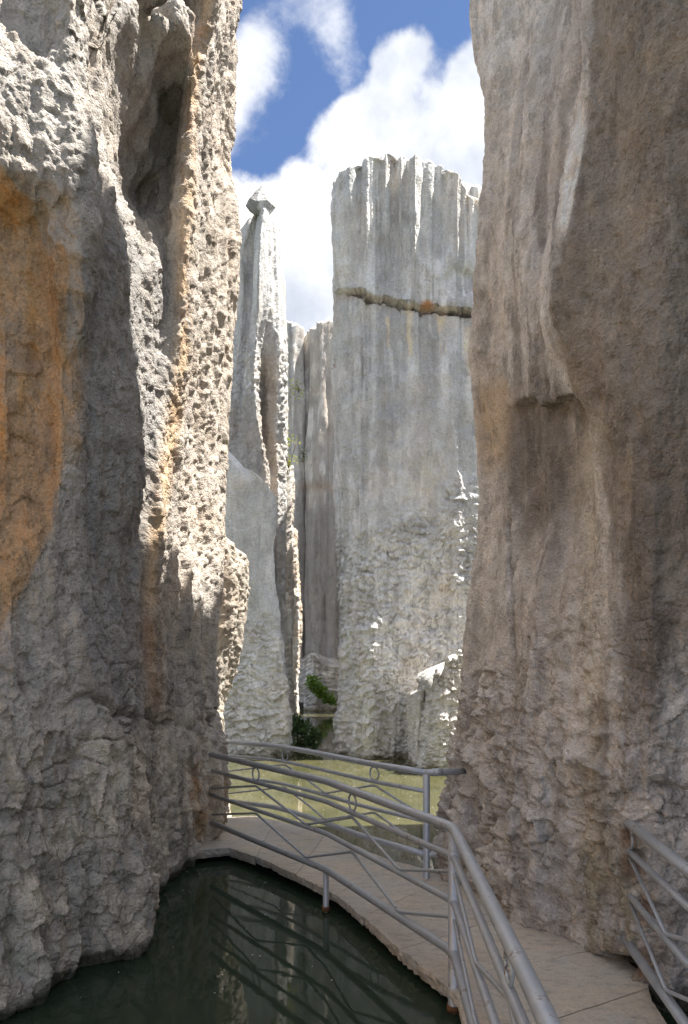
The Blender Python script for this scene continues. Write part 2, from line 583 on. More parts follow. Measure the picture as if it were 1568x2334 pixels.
def left_paint(P):
    dx, dy = proj(P)
    n = fbm(V3(P, 1.3, 1.3, 0.8), 4)
    n2 = fbm(V3(P, 4, 4, 2.2) + 40, 4)
    st = fbm(V3(P, 5, 5, 0.35) + 14, 3)
    c = np.tile(np.array([.43, .40, .365], F32), (len(P), 1))
    c *= (1 + 0.16 * n + 0.14 * n2 + 0.10 * st)[:, None]
    # ochre curtain left of the first ridge
    edge = polyx(dy, [(0, 0), (330, 10), (450, 60), (600, 150), (800, 185), (1000, 178), (1200, 120), (1400, 20), (1500, -60)])
    o = sstep(edge - dx + 18 * n2 + 48 * st, -10, 16) * sstep(dy + 70 * n, 330, 480)
    c = lerpc(c, 0.85 * o, (.47, .315, .18))
    core = sstep(polyx(dy, [(300, -30), (420, 30), (560, 75), (800, 80), (950, 40), (1100, -30)]) - dx + 16 * n2, -25, 30)
    c = lerpc(c, 0.8 * core * o, (.60, .35, .13))
    c = lerpc(c, 0.55 * core * sstep(st, .1, .5), (.52, .44, .36))
    # cast shadow between ochre and rib painted dark grey; weathered grey patches
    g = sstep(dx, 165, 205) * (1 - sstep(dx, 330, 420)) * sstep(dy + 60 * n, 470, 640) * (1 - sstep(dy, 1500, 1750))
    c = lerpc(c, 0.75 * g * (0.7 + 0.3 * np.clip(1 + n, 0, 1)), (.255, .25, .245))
    c = lerpc(c, 0.55 * sstep(n + 0.5 * n2, 0.15, 0.6), (.25, .24, .23))
    # warm tone down the rib
    rb = polyx(dy, [(0, 468), (200, 432), (400, 425), (600, 416), (800, 414), (1000, 388), (1200, 356), (1350, 334), (1600, 350)])
    w = np.exp(-((dx - rb - 4) / 20) ** 2) * (1 - sstep(dy, 1500, 1700))
    c = lerpc(c, 0.75 * w * sstep(n2 + 0.4 * st, -0.5, 0.3), (.60, .42, .25))
    c = lerpc(c, 0.5 * w * sstep(-n2, 0.05, 0.5), (.56, .30, .12))
    farface = sstep(dx - rb, 25, 60) * (1 - sstep(dy, 1250, 1450))  # sunlit cream of the far face painted into the colour
    c = lerpc(c, 0.6 * farface, (.50, .435, .37))
    c = lerpc(c, 0.6 * sstep(n + .4 * st, .25, .6) * farface, (.20, .17, .14))
    # rusty foot by the railing, paler lower cliff, faintly green scum line near the water
    r = blob(dx, dy, 470, 1840, 40, 80, 0.5 * n2)
    c = lerpc(c, 0.8 * r, (.42, .25, .11))
    c = lerpc(c, 0.75 * sstep(n2 + .6 * st, -0.35, 0.35) * sstep(dy + 80 * n, 1560, 1800), (.60, .545, .46))
    c = lerpc(c, 0.35 * sstep(-n2, 0.1, 0.5) * sstep(P[:, 2], 0.9, 0.2), (.33, .36, .26))
    c = lerpc(c, sstep(P[:, 2] + 0.05 * n2, 0.14, 0.04), (.10, .10, .075))
    return c


LC = [
    ('P', [(0, -4.5, 9.8)], 9.5),
    ('P', [(0, -2.4, 9.3)], 10.9),
    ('I', [(-100, 530, 8.9), (0, 520, 8.9), (350, 495, 8.9), (560, 530, 8.9), (900, 500, 8.9), (1500, 470, 8.9), (1900, 485, 8.7)], 10.8),
    ('I', [(-100, 542, 8.2), (0, 540, 8.2), (150, 527, 8.2), (350, 508, 8.2), (430, 532, 8.2), (560, 545, 8.2), (650, 545, 8.2), (720, 535, 8.15),
           (900, 515, 8.1), (1200, 500, 8.1), (1500, 488, 8.0), (1620, 492, 8.0), (1720, 512, 8.0), (1850, 516, 7.95), (1930, 492, 7.95)], 10.6),
    ('I', [(-100, 520, 7.6), (0, 520, 7.6), (300, 482, 7.6), (600, 495, 7.6), (900, 475, 7.6), (1200, 455, 7.5), (1500, 440, 7.4), (1700, 458, 7.5), (1965, 452, 7.4)], 10.2),
    ('I', [(-200, 500, 7.0), (0, 495, 6.95), (300, 450, 6.95), (600, 440, 6.9), (900, 430, 6.9), (1200, 400, 6.8), (1350, 375, 6.6), (1600, 395, 6.8), (1990, 420, 7.1)], 9.8),
    ('I', [(-250, 470, 6.4), (0, 468, 6.4), (200, 432, 6.35), (400, 425, 6.3), (600, 413, 6.3), (800, 412, 6.3), (1000, 385, 6.15), (1200, 352, 5.95),
           (1350, 330, 5.75), (1500, 345, 5.9), (1700, 345, 6.1), (2030, 372, 6.45)], 9.0),
    ('I', [(-300, 400, 5.9), (0, 405, 5.95), (45, 405, 5.95), (85, 395, 6.4), (140, 385, 7.0), (300, 388, 6.95), (450, 390, 6.75), (580, 385, 6.4), (800, 370, 6.2), (1000, 335, 5.9),
           (1200, 310, 5.7), (1350, 295, 5.5), (1600, 315, 5.6), (2060, 352, 6.1)], 8.6),
    ('I', [(-300, 300, 5.4), (0, 300, 5.45), (45, 300, 5.45), (90, 280, 6.1), (150, 268, 6.7), (300, 280, 6.85), (450, 305, 6.75), (560, 338, 6.3), (640, 340, 5.95), (900, 330, 5.8),
           (1100, 300, 5.5), (1300, 265, 5.3), (1600, 290, 5.3), (2130, 332, 5.4)], 8.2),
    ('I', [(-400, 235, 5.1), (0, 215, 4.95), (120, 210, 4.92), (300, 218, 4.97), (470, 240, 5.1), (600, 258, 5.2), (1000, 260, 5.1), (1300, 230, 4.95), (1800, 270, 4.9), (2195, 285, 4.88)], 7.6),
    ('I', [(-400, 165, 4.6), (0, 160, 4.6), (300, 175, 4.6), (600, 188, 4.6), (720, 192, 4.65), (850, 170, 4.75), (1200, 165, 4.75), (1600, 150, 4.6), (2215, 175, 4.72)], 7.2),
    ('I', [(-400, 70, 4.75), (0, 75, 4.75), (80, 75, 4.7), (200, 70, 4.4), (380, 72, 4.42), (520, 80, 4.68), (900, 80, 4.7), (1300, 80, 4.55), (1600, 80, 4.4), (2000, 80, 4.3), (2290, 85, 4.28)], 7.0),
    ('I', [(-400, -40, 4.6), (0, -40, 4.6), (150, -40, 4.3), (380, -40, 4.3), (520, -40, 4.55), (1100, -40, 4.5), (1500, -40, 4.2), (2330, -60, 3.9)], 6.8),
    ('P', [(0, -2.8, 3.2)], 5.0),
    ('P', [(0, -3.0, .8)], 2.8),  # unseen near end, added to cut skylight from behind
    ('P', [(0, -3.6, -1.0)], 2.2),
    ('P', [(0, -6.0, -1.0)], 2.5),
]
rock('limestone_cliff', LC, 560, 820, 'tall pitted cliff on the left with an ochre stain and sunlit ribs', left_macro, left_detail, left_paint,
     M_ROCK, gain=1.3, front=range(2, 13), vis=VIS, cat='cliff', back=20)


def right_macro(P, N):
    dx, dy = proj(P)
    d = 0.09 * fbm(V3(P, 0.7, 0.7, 0.45) + 23.1, 2)
    d += 0.085 * (ridged(V3(P, 1.7, 1.7, 0.11) + 31.7, 2) - 0.7)
    # the scooped panel under a lip
    lip = 915 + 10 * np.sin(dx / 14.0) + 6 * np.sin(dx / 5.3)
    pan = sstep(dx, 1150, 1172) * (1 - sstep(dx, 1295, 1345)) * sstep(dy, lip - 3, lip + 5) * (1 - sstep(dy, 1150, 1420))
    d -= 0.13 * pan
    # a scaly bulge right of the lip
    d += 0.05 * blob(dx, dy, 1370, 870, 60, 160, 0.2 * fbm(V3(P, 2), 2))
    return d


def right_detail(P, N):
    dx, dy = proj(P)
    low = sstep(dy + 160 * fbm(V3(P, 1.0) + 2, 2), 1380, 1700)
    blkm = low * (0.35 + 0.65 * (1 - sstep(dx, 1330, 1450)))
    w = np.stack([perlin(V3(P, 2.5) + 5), perlin(V3(P, 2.5) + 25), perlin(V3(P, 2.5) + 45)], 1)
    f1, f2, _ = worley(V3(P + 0.04 * w, 15, 15, 13))
    m = 0.3 + 0.7 * sstep(fbm(V3(P, 1.3) + 78, 3), -0.3, 0.4)
    pit = -np.clip(0.5 - f1, 0, 1) * 0.020 * m * (1 - 0.5 * low)
    f = 0.016 * fbm(V3(P, 8, 8, 5) + 11, 5, 0.62) * (1 + low)
    fa, ea = facet(V3(P + 0.07 * w, 4.0, 4.0, 3.9) + 3, sag=.25)
    fb, eb = facet(V3(P + 0.05 * w, 9.5, 9.5, 8.5) + 50, sag=.35)
    gate = sstep(fbm(V3(P, 1.0) + 190, 2), -0.35, 0.25)
    crack = -np.exp(-(ea / 0.05) ** 2) * 0.04 * sstep(fbm(V3(P, 1.5) + 130, 2), 0.2, 0.5)
    blk = 0.10 * fa * gate + 0.05 * fb * (.4 + .6 * gate)
    sc = 0.007 * fb * (1 - low)
    und = 0.035 * (ridged(V3(P, 3.2, 3.2, 2.0) + 7, 3) - 0.9) * low
    # one long vertical joint
    jx = polyx(dy, [(1180, 1158), (1300, 1160), (1450, 1168), (1560, 1172)]) + 5 * perlin(V3(P, 1, 1, 9))
    joint = -0.10 * np.exp(-((dx - jx) / 3.2) ** 2) * sstep(dy, 1170, 1200) * (1 - sstep(dy, 1540, 1580))
    joint = joint - 0.03 * fissures(P, 3.0, 11.0, .03) * sstep(dy, 1250, 1500) - 0.02 * fissures(P, 3.5, 31.0, .05) * low
    # the hollow at the foot of the near corner
    hol = -0.30 * blob(dx, dy, 1375, 2205, 75, 28, 0.15 * w[:, 0], 0.35)
    return pit + f + (crack + blk + und) * blkm + sc + joint + hol


def right_paint(P):
    dx, dy = proj(P)
    n = fbm(V3(P, 1.1, 1.1, 0.7) + 7, 4)
    n2 = fbm(V3(P, 4, 4, 2.4) + 140, 4)
    st = fbm(V3(P, 4.5, 4.5, 0.3) + 64, 3)
    c = np.tile(np.array([.505, .475, .45], F32), (len(P), 1))
    c *= (1 + 0.15 * n + 0.14 * n2 + 0.08 * st)[:, None]
    c = lerpc(c, .75 * sstep(st + .5 * n, .05, .4) * sstep(dy, 150, 400), (.235, .212, .195))
    c = lerpc(c, .7 * sstep(-st + .4 * n2, .12, .45), (.64, .60, .56))
    # near block, upper right: darker brown tone
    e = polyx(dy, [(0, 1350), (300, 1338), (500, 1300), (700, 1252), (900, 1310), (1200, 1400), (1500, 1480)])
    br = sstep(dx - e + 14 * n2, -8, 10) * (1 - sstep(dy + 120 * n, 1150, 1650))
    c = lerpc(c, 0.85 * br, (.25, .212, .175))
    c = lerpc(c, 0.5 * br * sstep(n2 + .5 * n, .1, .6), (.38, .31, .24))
    # pale upper corner and white sliver
    pal = sstep(polyx(dx, [(1050, 200), (1110, 185), (1200, 130), (1310, 10), (1330, -40)]) - dy + 20 * n2, -14, 14) * (1 - sstep(dx, 1290, 1330))
    c = lerpc(c, 0.85 * pal, (.64, .62, .60))
    c = lerpc(c, 0.5 * sstep(n2, -.1, .4) * np.exp(-((dx - polyx(dy, [(0, 1180), (300, 1172), (500, 1150), (900, 1145)])) / 16) ** 2) * (1 - sstep(dy, 850, 950)), (.66, .62, .57))
    sl = sstep(dx, polyx(dy, [(120, 1340), (300, 1298), (560, 1270)]) - 6, polyx(dy, [(120, 1342), (300, 1300), (560, 1274)]) + 2) * \
        (1 - sstep(dx - e, -6, 2)) * sstep(dy, 110, 170) * (1 - sstep(dy, 480, 620))
    c = lerpc(c, 0.9 * sl, (.82, .76, .70))
    lf = (1 - sstep(dx, 1135, 1165)) * sstep(dy, 180, 260)
    c = lerpc(c, 0.6 * lf, (.56, .515, .47))
    tan = blob(dx, dy, 1125, 960, 45, 110, .4 * n2) * sstep(dy + 12 * n2, 845, 870)
    c = lerpc(c, 0.75 * tan, (.47, .35, .23))
    # pale patch, darker scooped panel, dark and pale bands
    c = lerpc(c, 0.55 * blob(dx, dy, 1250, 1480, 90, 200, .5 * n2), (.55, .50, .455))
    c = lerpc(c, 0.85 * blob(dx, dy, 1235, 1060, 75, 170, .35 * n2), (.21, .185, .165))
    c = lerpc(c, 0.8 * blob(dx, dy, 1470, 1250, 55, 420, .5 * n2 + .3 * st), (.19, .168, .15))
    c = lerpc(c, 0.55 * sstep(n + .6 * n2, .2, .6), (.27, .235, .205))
    c = lerpc(c, 0.65 * np.exp(-((dx - 1350 + 20 * n) / 28) ** 2) * sstep(dy, 900, 1000) * (1 - sstep(dy, 1900, 2150)), (.56, .50, .41))
    low = sstep(dy, 1750, 2050)
    c = lerpc(c, 0.45 * low * sstep(n2, -.1, .5), (.33, .285, .23))
    c = lerpc(c, 0.3 * low * sstep(st, .1, .5), (.46, .42, .27))
    # rust round the rail ends
    for x0, y0, r0 in ((1432, 1905, 22), (1445, 1970, 26), (1470, 2060, 24), (1475, 2190, 22)):
        c = lerpc(c, 0.65 * blob(dx, dy, x0, y0, r0, r0 * 1.6, .6 * n2), (.22, .12, .06))
    c = lerpc(c, sstep(P[:, 2] + .06 * n2, 0.17, 0.06), (.075, .07, .055))
    return c


RC = [  # unseen crest heights shaped to cast shade on the left cliff
    ('P', [(0, 6.0, -1.0)], 2.5),
    ('P', [(0, 3.4, -1.2)], 2.0),
    ('P', [(0, 2.8, .4)], 5.0),
    ('P', [(0, 2.75, 2.6)], 7.6),  # unseen near end, added to shade the path and near pool
    ('I', [(-500, 1640, 3.9), (0, 1640, 3.9), (600, 1640, 4.05), (1200, 1640, 4.1), (2250, 1640, 4.1)], 9.5),
    ('I', [(-500, 1460, 4.15), (0, 1460, 4.15), (500, 1455, 4.3), (1000, 1460, 4.35), (1500, 1450, 4.32), (1900, 1432, 4.32), (2230, 1440, 4.3)], 12.0),
    ('I', [(-400, 1350, 4.6), (0, 1350, 4.6), (150, 1345, 4.6), (300, 1336, 4.62), (500, 1298, 4.75), (700, 1254, 4.95), (850, 1290, 4.95), (1000, 1335, 4.85), (1500, 1335, 4.8),
           (1800, 1315, 4.78), (2165, 1310, 4.74)], 12.4),
    ('I', [(-300, 1315, 5.15), (0, 1312, 5.15), (150, 1330, 5.0), (300, 1292, 5.15), (500, 1262, 5.3), (700, 1228, 5.4), (850, 1255, 5.3), (1000, 1280, 5.25), (1500, 1275, 5.2), (1800, 1265, 5.05), (2140, 1262, 4.95)], 13.0),
    ('I', [(-300, 1235, 5.6), (0, 1235, 5.6), (300, 1220, 5.65), (600, 1200, 5.7), (900, 1210, 5.6), (1500, 1205, 5.5), (1800, 1195, 5.35), (2085, 1165, 5.35)], 12.4),
    ('I', [(-200, 1180, 6.0), (0, 1180, 6.0), (300, 1168, 6.05), (600, 1146, 6.1), (900, 1158, 6.05), (1500, 1155, 6.0), (1800, 1120, 5.9), (2040, 1085, 5.9)], 10.4),
    ('I', [(-100, 1062, 6.6), (0, 1061, 6.6), (100, 1068, 6.6), (200, 1095, 6.6), (300, 1106, 6.6), (380, 1101, 6.6), (430, 1089, 6.6), (550, 1093, 6.6), (700, 1089, 6.6),
           (780, 1081, 6.6), (850, 1089, 6.6), (1000, 1095, 6.65), (1200, 1086, 6.65), (1400, 1073, 6.65), (1600, 1056, 6.65), (1750, 1034, 6.65), (1850, 1002, 6.65), (1985, 985, 6.65)], 9.5),
    ('I', [(-100, 1100, 7.2), (0, 1100, 7.2), (300, 1140, 7.2), (430, 1130, 7.2), (900, 1130, 7.2), (1400, 1110, 7.2), (1800, 1060, 7.2), (1985, 1050, 7.2)], 9.9),
    ('P', [(0, 1.78, 8.0)], 10.3),  # hidden rear end, added to block sun from the left cliff
    ('P', [(0, 2.0, 9.0)], 10.3),
    ('P', [(0, 3.4, 9.3)], 10.3),
    ('P', [(0, 5.5, 8.2)], 9.0),
]
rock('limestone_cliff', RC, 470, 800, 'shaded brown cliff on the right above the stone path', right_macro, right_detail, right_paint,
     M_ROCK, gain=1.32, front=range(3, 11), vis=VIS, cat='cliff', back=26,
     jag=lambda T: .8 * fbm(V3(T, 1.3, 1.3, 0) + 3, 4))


# ------------------------------------------------------------------ far pillars
def far_macro_fn(seed, amp=0.25, fl=0.22, flscale=1.1):
    def f(P, N):
        d = amp * fbm(V3(P, 0.30, 0.30, 0.16) + seed, 2)
        d += fl * (ridged(V3(P, flscale, flscale, 0.05) + seed * 1.7, 2) - 0.75)
        return d
    return f


def far_detail_fn(seed, low_dy=1050, amp=1.0, cell=2.6, pit=0.04):
    def f(P, N):
        dx, dy = proj(P)
        w = np.stack([perlin(V3(P, 1.2) + 5), perlin(V3(P, 1.2) + 25), perlin(V3(P, 1.2) + 45)], 1)
        low = sstep(dy + 130 * fbm(V3(P, .45) + seed, 2), low_dy, low_dy + 160)
        fa, ea = facet(V3(P + .16 * w, cell, cell, cell * 1.45) + seed, sag=.45)
        fb, eb = facet(V3(P + .08 * w, cell * 2.3, cell * 2.3, cell * 3.0) + seed, sag=.5)
        c1 = .5
        gate = sstep(fbm(V3(P, .5) + seed + 90, 2), -.3, .25)
        d = low * amp * (fa * .08 * gate + fb * .05 - .06 * fissures(P, cell * .6, seed, .035, lo=-.1, hi=.25) - .05 * fissures(P, cell * 1.2, seed + 5, .06, lo=-.2, hi=.2))
        d += (1 - low) * .05 * (ridged(V3(P, 3.2, 3.2, .12) + seed, 2) - .8)
        d += .035 * fbm(V3(P, 2.6, 2.6, 1.4) + seed, 5, .62)
        return d
    return f


def far_paint_fn(seed, base=(.63, .625, .612), green=True, dark=(.38, .378, .378), warm=0.22):
    def f(P):
        dx, dy = proj(P)
        n = fbm(V3(P, .5, .5, .25) + seed, 4)
        n2 = fbm(V3(P, 1.9, 1.9, 1.0) + seed + 3, 4)
        st = fbm(V3(P, 3.4, 3.4, .11) + seed + 9, 4, .6) * (.55 + .6 * sstep(n + n2, -.4, .4))
        c = np.tile(np.array(base, F32), (len(P), 1))
        c *= (1 + .12 * n + .18 * n2)[:, None]
        c = lerpc(c, .6 * sstep(st + .7 * n + .3 * n2, .0, .5), dark)
        c = lerpc(c, .7 * sstep(-st + .5 * n2, .12, .5), (.80, .795, .78))
        c = lerpc(c, warm * sstep(n2 - .3 * n, .1, .6), (.55, .48, .40))
        z = P[:, 2]
        c = lerpc(c, .5 * sstep(z + .4 * n2, 2.2, .6), (.63, .62, .595))
        c = lerpc(c, .4 * sstep(z + .5 * n2, .8, .2) * sstep(n2, 0, .4), (.53, .56, .49))
        c = lerpc(c, .85 * sstep(z + .12 * n2, .16, .04), (.20, .18, .11))
        return c
    return f


# broad fluted pillar in the middle
ZC = [(770, 672), (800, 668), (830, 668), (880, 678), (930, 690), (970, 694), (985, 700), (1000, 694), (1040, 700), (1100, 712)]


def F_macro(P, N):
    dx, dy = proj(P)
    d = .22 * fbm(V3(P, .30, .30, .12) + 71, 2)
    up = 1 - sstep(dy, 560, 660)
    fl = ridged(V3(P, 2.1, .6, .03) + 12.7, 2) - .75
    d += .07 * fbm(V3(P, 1.1, 1.1, .8) + 33, 4, .6) * (1 - up)
    d += (.06 + .17 * up) * fl
    front = sstep(-N[:, 1], 0.1, 0.5)
    zc = np.interp(dx, [p[0] for p in ZC], [p[1] for p in ZC]) + 4 * fbm(V3(P, 2.6, .3, .3), 3) + 3 * np.sign(perlin(V3(P, 1.3, .2, .2) + 8)) + 3 * perlin(V3(P, 6, 1, 1))
    upper = sstep(zc - dy, -1.5, 2)
    d += .18 * (upper - .5) * front
    d -= .22 * np.exp(-((dy - zc - 5) / 3.2) ** 4) * front * sstep(dx, 782, 800)
    # flake scar above the crack
    sc = blob(dx, dy, 1050, 645, 60, 32, .3 * fbm(V3(P, 1.5), 2), .3)
    d -= .12 * sc * front
    return d


def F_paint(P):
    dx, dy = proj(P)
    c = far_paint_fn(5.0)(P)
    n2 = fbm(V3(P, 2.4, 2.4, 1.4) + 8, 4)
    zc = np.interp(dx, [p[0] for p in ZC], [p[1] for p in ZC])
    below = sstep(dy, zc + 4, zc + 26)
    # big grey wash below the crack, bare rougher stone lower down
    g = below * (1 - sstep(dy + 90 * n2, 1000, 1120))
    c = lerpc(c, .45 * g, (.44, .435, .43))
    # orange seep in the crack and tan runs below it
    c = lerpc(c, .9 * blob(dx, dy, 972, 700, 16, 14, .3 * n2), (.50, .22, .06))
    c = lerpc(c, .45 * np.exp(-((dy - zc - 8) / 9) ** 2), (.42, .33, .26))
    for x0, y0, y1, wd in ((929, 690, 800, 9), (884, 705, 780, 3), (1005, 715, 800, 9), (1062, 740, 850, 8)):
        xx = x0 + (dy - y0) * .06 + 5 * n2
        n5 = fbm(V3(P, 6, 6, 2) + x0, 3)
        m = np.exp(-((dx - xx + 5 * n5) / (wd * (1.15 - .5 * sstep(dy, y0, y1)))) ** 4) * sstep(dy, y0 - 5, y0 + 15) * (1 - sstep(dy + 30 * n2, y1, y1 + 30))
        c = lerpc(c, .85 * m * sstep(fbm(V3(P, 5, 5, 1.2) + 2, 3), -.7, -.1), (.84, .66, .48))
        m2 = np.exp(-((dx - xx) / (wd * 1.6)) ** 2) * sstep(dy, y1, y1 + 20) * (1 - sstep(dy, y1 + 60, y1 + 130))
        c = lerpc(c, .6 * m2, (.80, .79, .77))
    return c


FT = lambda dy, Y: ZD(dy, Y)
FC = [
    ('P', [(0, -.16, 18.0)], FT(430, 17)),
    ('I', [(400, 770, 17.2), (800, 768, 17.2), (1200, 778, 17.2), (1720, 768, 17.2)], FT(440, 17.2)),
    ('I', [(400, 792, 16.3), (480, 776, 16.3), (600, 771, 16.3), (690, 773, 16.3), (800, 781, 16.3), (1000, 787, 16.3), (1200, 794, 16.3), (1400, 783, 16.3), (1600, 778, 16.2), (1740, 774, 16.1)], FT(420, 16.3)),
    ('I', [(400, 806, 15.95), (800, 815, 15.95), (1200, 815, 15.9), (1740, 810, 15.7)], FT(392, 15.95)),
    ('I', [(362, 850, 16.0), (1740, 850, 15.6)], FT(364, 16)),
    ('I', [(362, 905, 16.0), (1740, 905, 15.7)], FT(366, 16)),
    ('I', [(362, 960, 15.9), (1000, 965, 15.9), (1740, 965, 15.7)], FT(362, 15.9)),
    ('I', [(372, 1000, 16.0), (1740, 1010, 15.7)], FT(368, 16.)),
    ('I', [(430, 1045, 15.95), (1740, 1050, 15.7)], FT(412, 15.95)),
    ('I', [(470, 1085, 15.95), (1740, 1090, 15.75)], FT(465, 15.95)),
    ('I', [(470, 1135, 15.85), (1740, 1135, 15.7)], FT(480, 15.9)),
    ('I', [(470, 1180, 16.2), (1740, 1180, 16.1)], FT(490, 16.2)),
    ('P', [(0, 4.2, 17.5)], FT(480, 17.0)),
    ('P', [(0, 4.2, 29)], 13.5),  # hidden rear fin, added to shade the passage water
    ('P', [(0, 1.7, 29.2)], 13.5),
    ('P', [(0, 1.5, 19.6)], 13.5),
    ('P', [(0, .7, 18.6)], FT(440, 17)),
]
rock('limestone_pillar', FC, 330, 560, 'broad fluted grey pillar with a horizontal crack and orange seep', F_macro, far_detail_fn(5.0, 1080, 1.0, 2.5), F_paint, M_FAR, gain=1.26,
     front=range(0, 11), jag=lambda T: .09 * (ridged(V3(T, 1.6, .8, 0) + 2.2, 2) - .9), dome=.25, cat='rock pillar')

# capped pillar at the left
def C_paint(P):
    dx, dy = proj(P)
    c = far_paint_fn(41, warm=.35)(P)
    n2 = fbm(V3(P, 1.2, 1.2, .6) + 28, 4)
    low = sstep(dy + 90 * n2, 860, 1000)
    c = lerpc(c, .8 * low * (1 - sstep(dx, 596, 612)), (.36, .345, .335))
    br = sstep(dx + 8 * n2, 592, 602) * (1 - sstep(dx + 8 * n2, 622, 634)) * sstep(dy, 760, 840)  # brown shade of the recess painted into the colour
    return lerpc(c, .7 * br, (.40, .345, .29))


CC = [
    ('P', [(0, -3.4, 21)], FT(520, 20)),
    ('I', [(500, 560, 19.6), (545, 548, 19.6), (700, 540, 19.6), (900, 520, 19.6), (1200, 520, 19.6), (1700, 520, 19.6)], FT(500, 19.6)),
    ('I', [(484, 578, 19.1), (500, 570, 19.1), (520, 564, 19.1), (560, 553, 19.1), (700, 552, 19.1), (900, 533, 19.1), (1000, 528, 19.1), (1700, 530, 19.1)], FT(486, 19.1)),
    ('I', [(484, 585, 19.1), (545, 574, 19.2), (600, 571, 19.3), (750, 566, 19.2), (900, 552, 19.1), (1000, 556, 18.95), (1080, 575, 18.9), (1700, 575, 18.9)], FT(484, 19.1)),
    ('I', [(484, 597, 18.75), (500, 595, 18.6), (560, 590, 18.5), (700, 588, 18.4), (850, 580, 18.4), (950, 587, 18.5), (1010, 598, 18.6), (1080, 606, 18.7), (1700, 606, 18.7)], FT(482, 18.8)),
    ('I', [(484, 607, 18.8), (500, 608, 18.72), (560, 607, 18.7), (700, 612, 18.8), (800, 600, 19.1), (900, 594, 19.6), (1000, 600, 19.5), (1090, 620, 19.1), (1700, 620, 19.1)], FT(482, 18.9)),
    ('I', [(484, 618, 19.0), (510, 624, 19.0), (600, 628, 19.0), (750, 630, 19.0), (900, 628, 19.2), (1000, 625, 19.2), (1100, 632, 19.1), (1700, 632, 19.1)], FT(483, 19)),
    ('I', [(484, 624, 19.4), (520, 634, 19.4), (600, 643, 19.4), (750, 647, 19.4), (1000, 651, 19.4), (1150, 650, 19.4), (1700, 645, 19.4)], FT(485, 19.4)),
    ('I', [(484, 620, 20.0), (600, 638, 20.0), (1000, 646, 20.0), (1700, 640, 20)], FT(488, 20)),
    ('P', [(0, -2.4, 21)], FT(500, 20)),
]
rock('limestone_pillar', CC, 200, 420, 'slender grey pillar whose tip carries a perched capstone', far_macro_fn(41, .08, .08, 1.6), far_detail_fn(41, 700, .55, 3.6),
     C_paint, M_FAR, front=range(1, 9), dome=.12, cat='rock pillar')

# perched capstone
KY = 19.0
kz = lambda dy: ZD(dy, KY)
kx = lambda dx: (dx - 784) / FP * KY
import bmesh
bm = bmesh.new()
for dx_, dy_, yo in ((597, 429, -.10), (603, 434, .05), (591, 437, -.12), (561, 471, -.05), (570, 463, -.2), (588, 475, -.30), (612, 472, -.28), (628, 476, -.05), (622, 460, .1),
                     (590, 468, .40), (566, 468, .25), (576, 488, -.15), (599, 490, -.26), (620, 485, 0), (600, 489, .35), (598, 500, 0)):
    bm.verts.new((kx(dx_), KY + yo, kz(dy_)))
bmesh.ops.convex_hull(bm, input=bm.verts)
loose = [v for v in bm.verts if not v.link_faces]
bmesh.ops.delete(bm, geom=loose, context='VERTS')
bmesh.ops.subdivide_edges(bm, edges=bm.edges[:], cuts=3, use_grid_fill=True)
bmesh.ops.triangulate(bm, faces=bm.faces[:])
bm.verts.ensure_lookup_table()
for i_, v_ in enumerate(bm.verts):
    v_.index = i_
KV = np.array([v_.co[:] for v_ in bm.verts], F32)
KT = np.array([[v_.index for v_ in f_.verts] for f_ in bm.faces])
bm.free()
kn = KV - KV.mean(0)
kn /= np.linalg.norm(kn, axis=1, keepdims=True)
KV = KV + kn * (.02 * fbm(V3(KV, 4.5, 4.5, 3), 4, .6))[:, None]
cap = link('capstone', mesh_np('capstone', KV, np.zeros((0, 4), int), far_paint_fn(17, (.35, .345, .34), dark=(.26, .26, .26), warm=.1)(KV) * 1.0, KT, smooth=False), M_FAR)
tag(cap, 'small pointed grey capstone perched on the tip of the slender pillar', 'rock', kind='thing')

# low slab pillar in front of it
DC = [
    ('P', [(0, -3.6, 17.6)], FT(1040, 17)),
    ('I', [(1020, 480, 16.7), (1730, 470, 16.6)], FT(1000, 16.7)),
    ('I', [(1030, 516, 16.4), (1730, 512, 16.1)], FT(1028, 16.4)),
    ('I', [(1060, 535, 16.3), (1730, 535, 16.0)], FT(1062, 16.3)),
    ('I', [(1100, 562, 16.3), (1730, 565, 15.9)], FT(1098, 16.3)),
    ('I', [(1095, 596, 16.2), (1400, 600, 16.1), (1730, 610, 15.9)], FT(1092, 16.2)),
    ('I', [(1125, 622, 16.3), (1180, 624, 16.3), (1250, 618, 16.3), (1400, 628, 16.25), (1500, 636, 16.2), (1600, 648, 16.1), (1680, 655, 16.05), (1735, 645, 16.1)], FT(1122, 16.3)),
    ('I', [(1130, 624, 16.9), (1250, 620, 16.9), (1500, 636, 16.9), (1730, 640, 16.9)], FT(1140, 16.9)),
    ('P', [(0, -1.9, 17.6)], FT(1140, 17.2)),
]
rock('limestone_pillar', DC, 150, 300, 'low pale slab of rock with a slanting top rising from the pool at left', far_macro_fn(61, .16, .08, 1.0), far_detail_fn(61, 1400, .9, 2.3),
     far_paint_fn(61, (.70, .705, .70), dark=(.52, .525, .525), warm=.08), M_FAR, front=range(1, 7), dome=.1, cat='rock pillar')

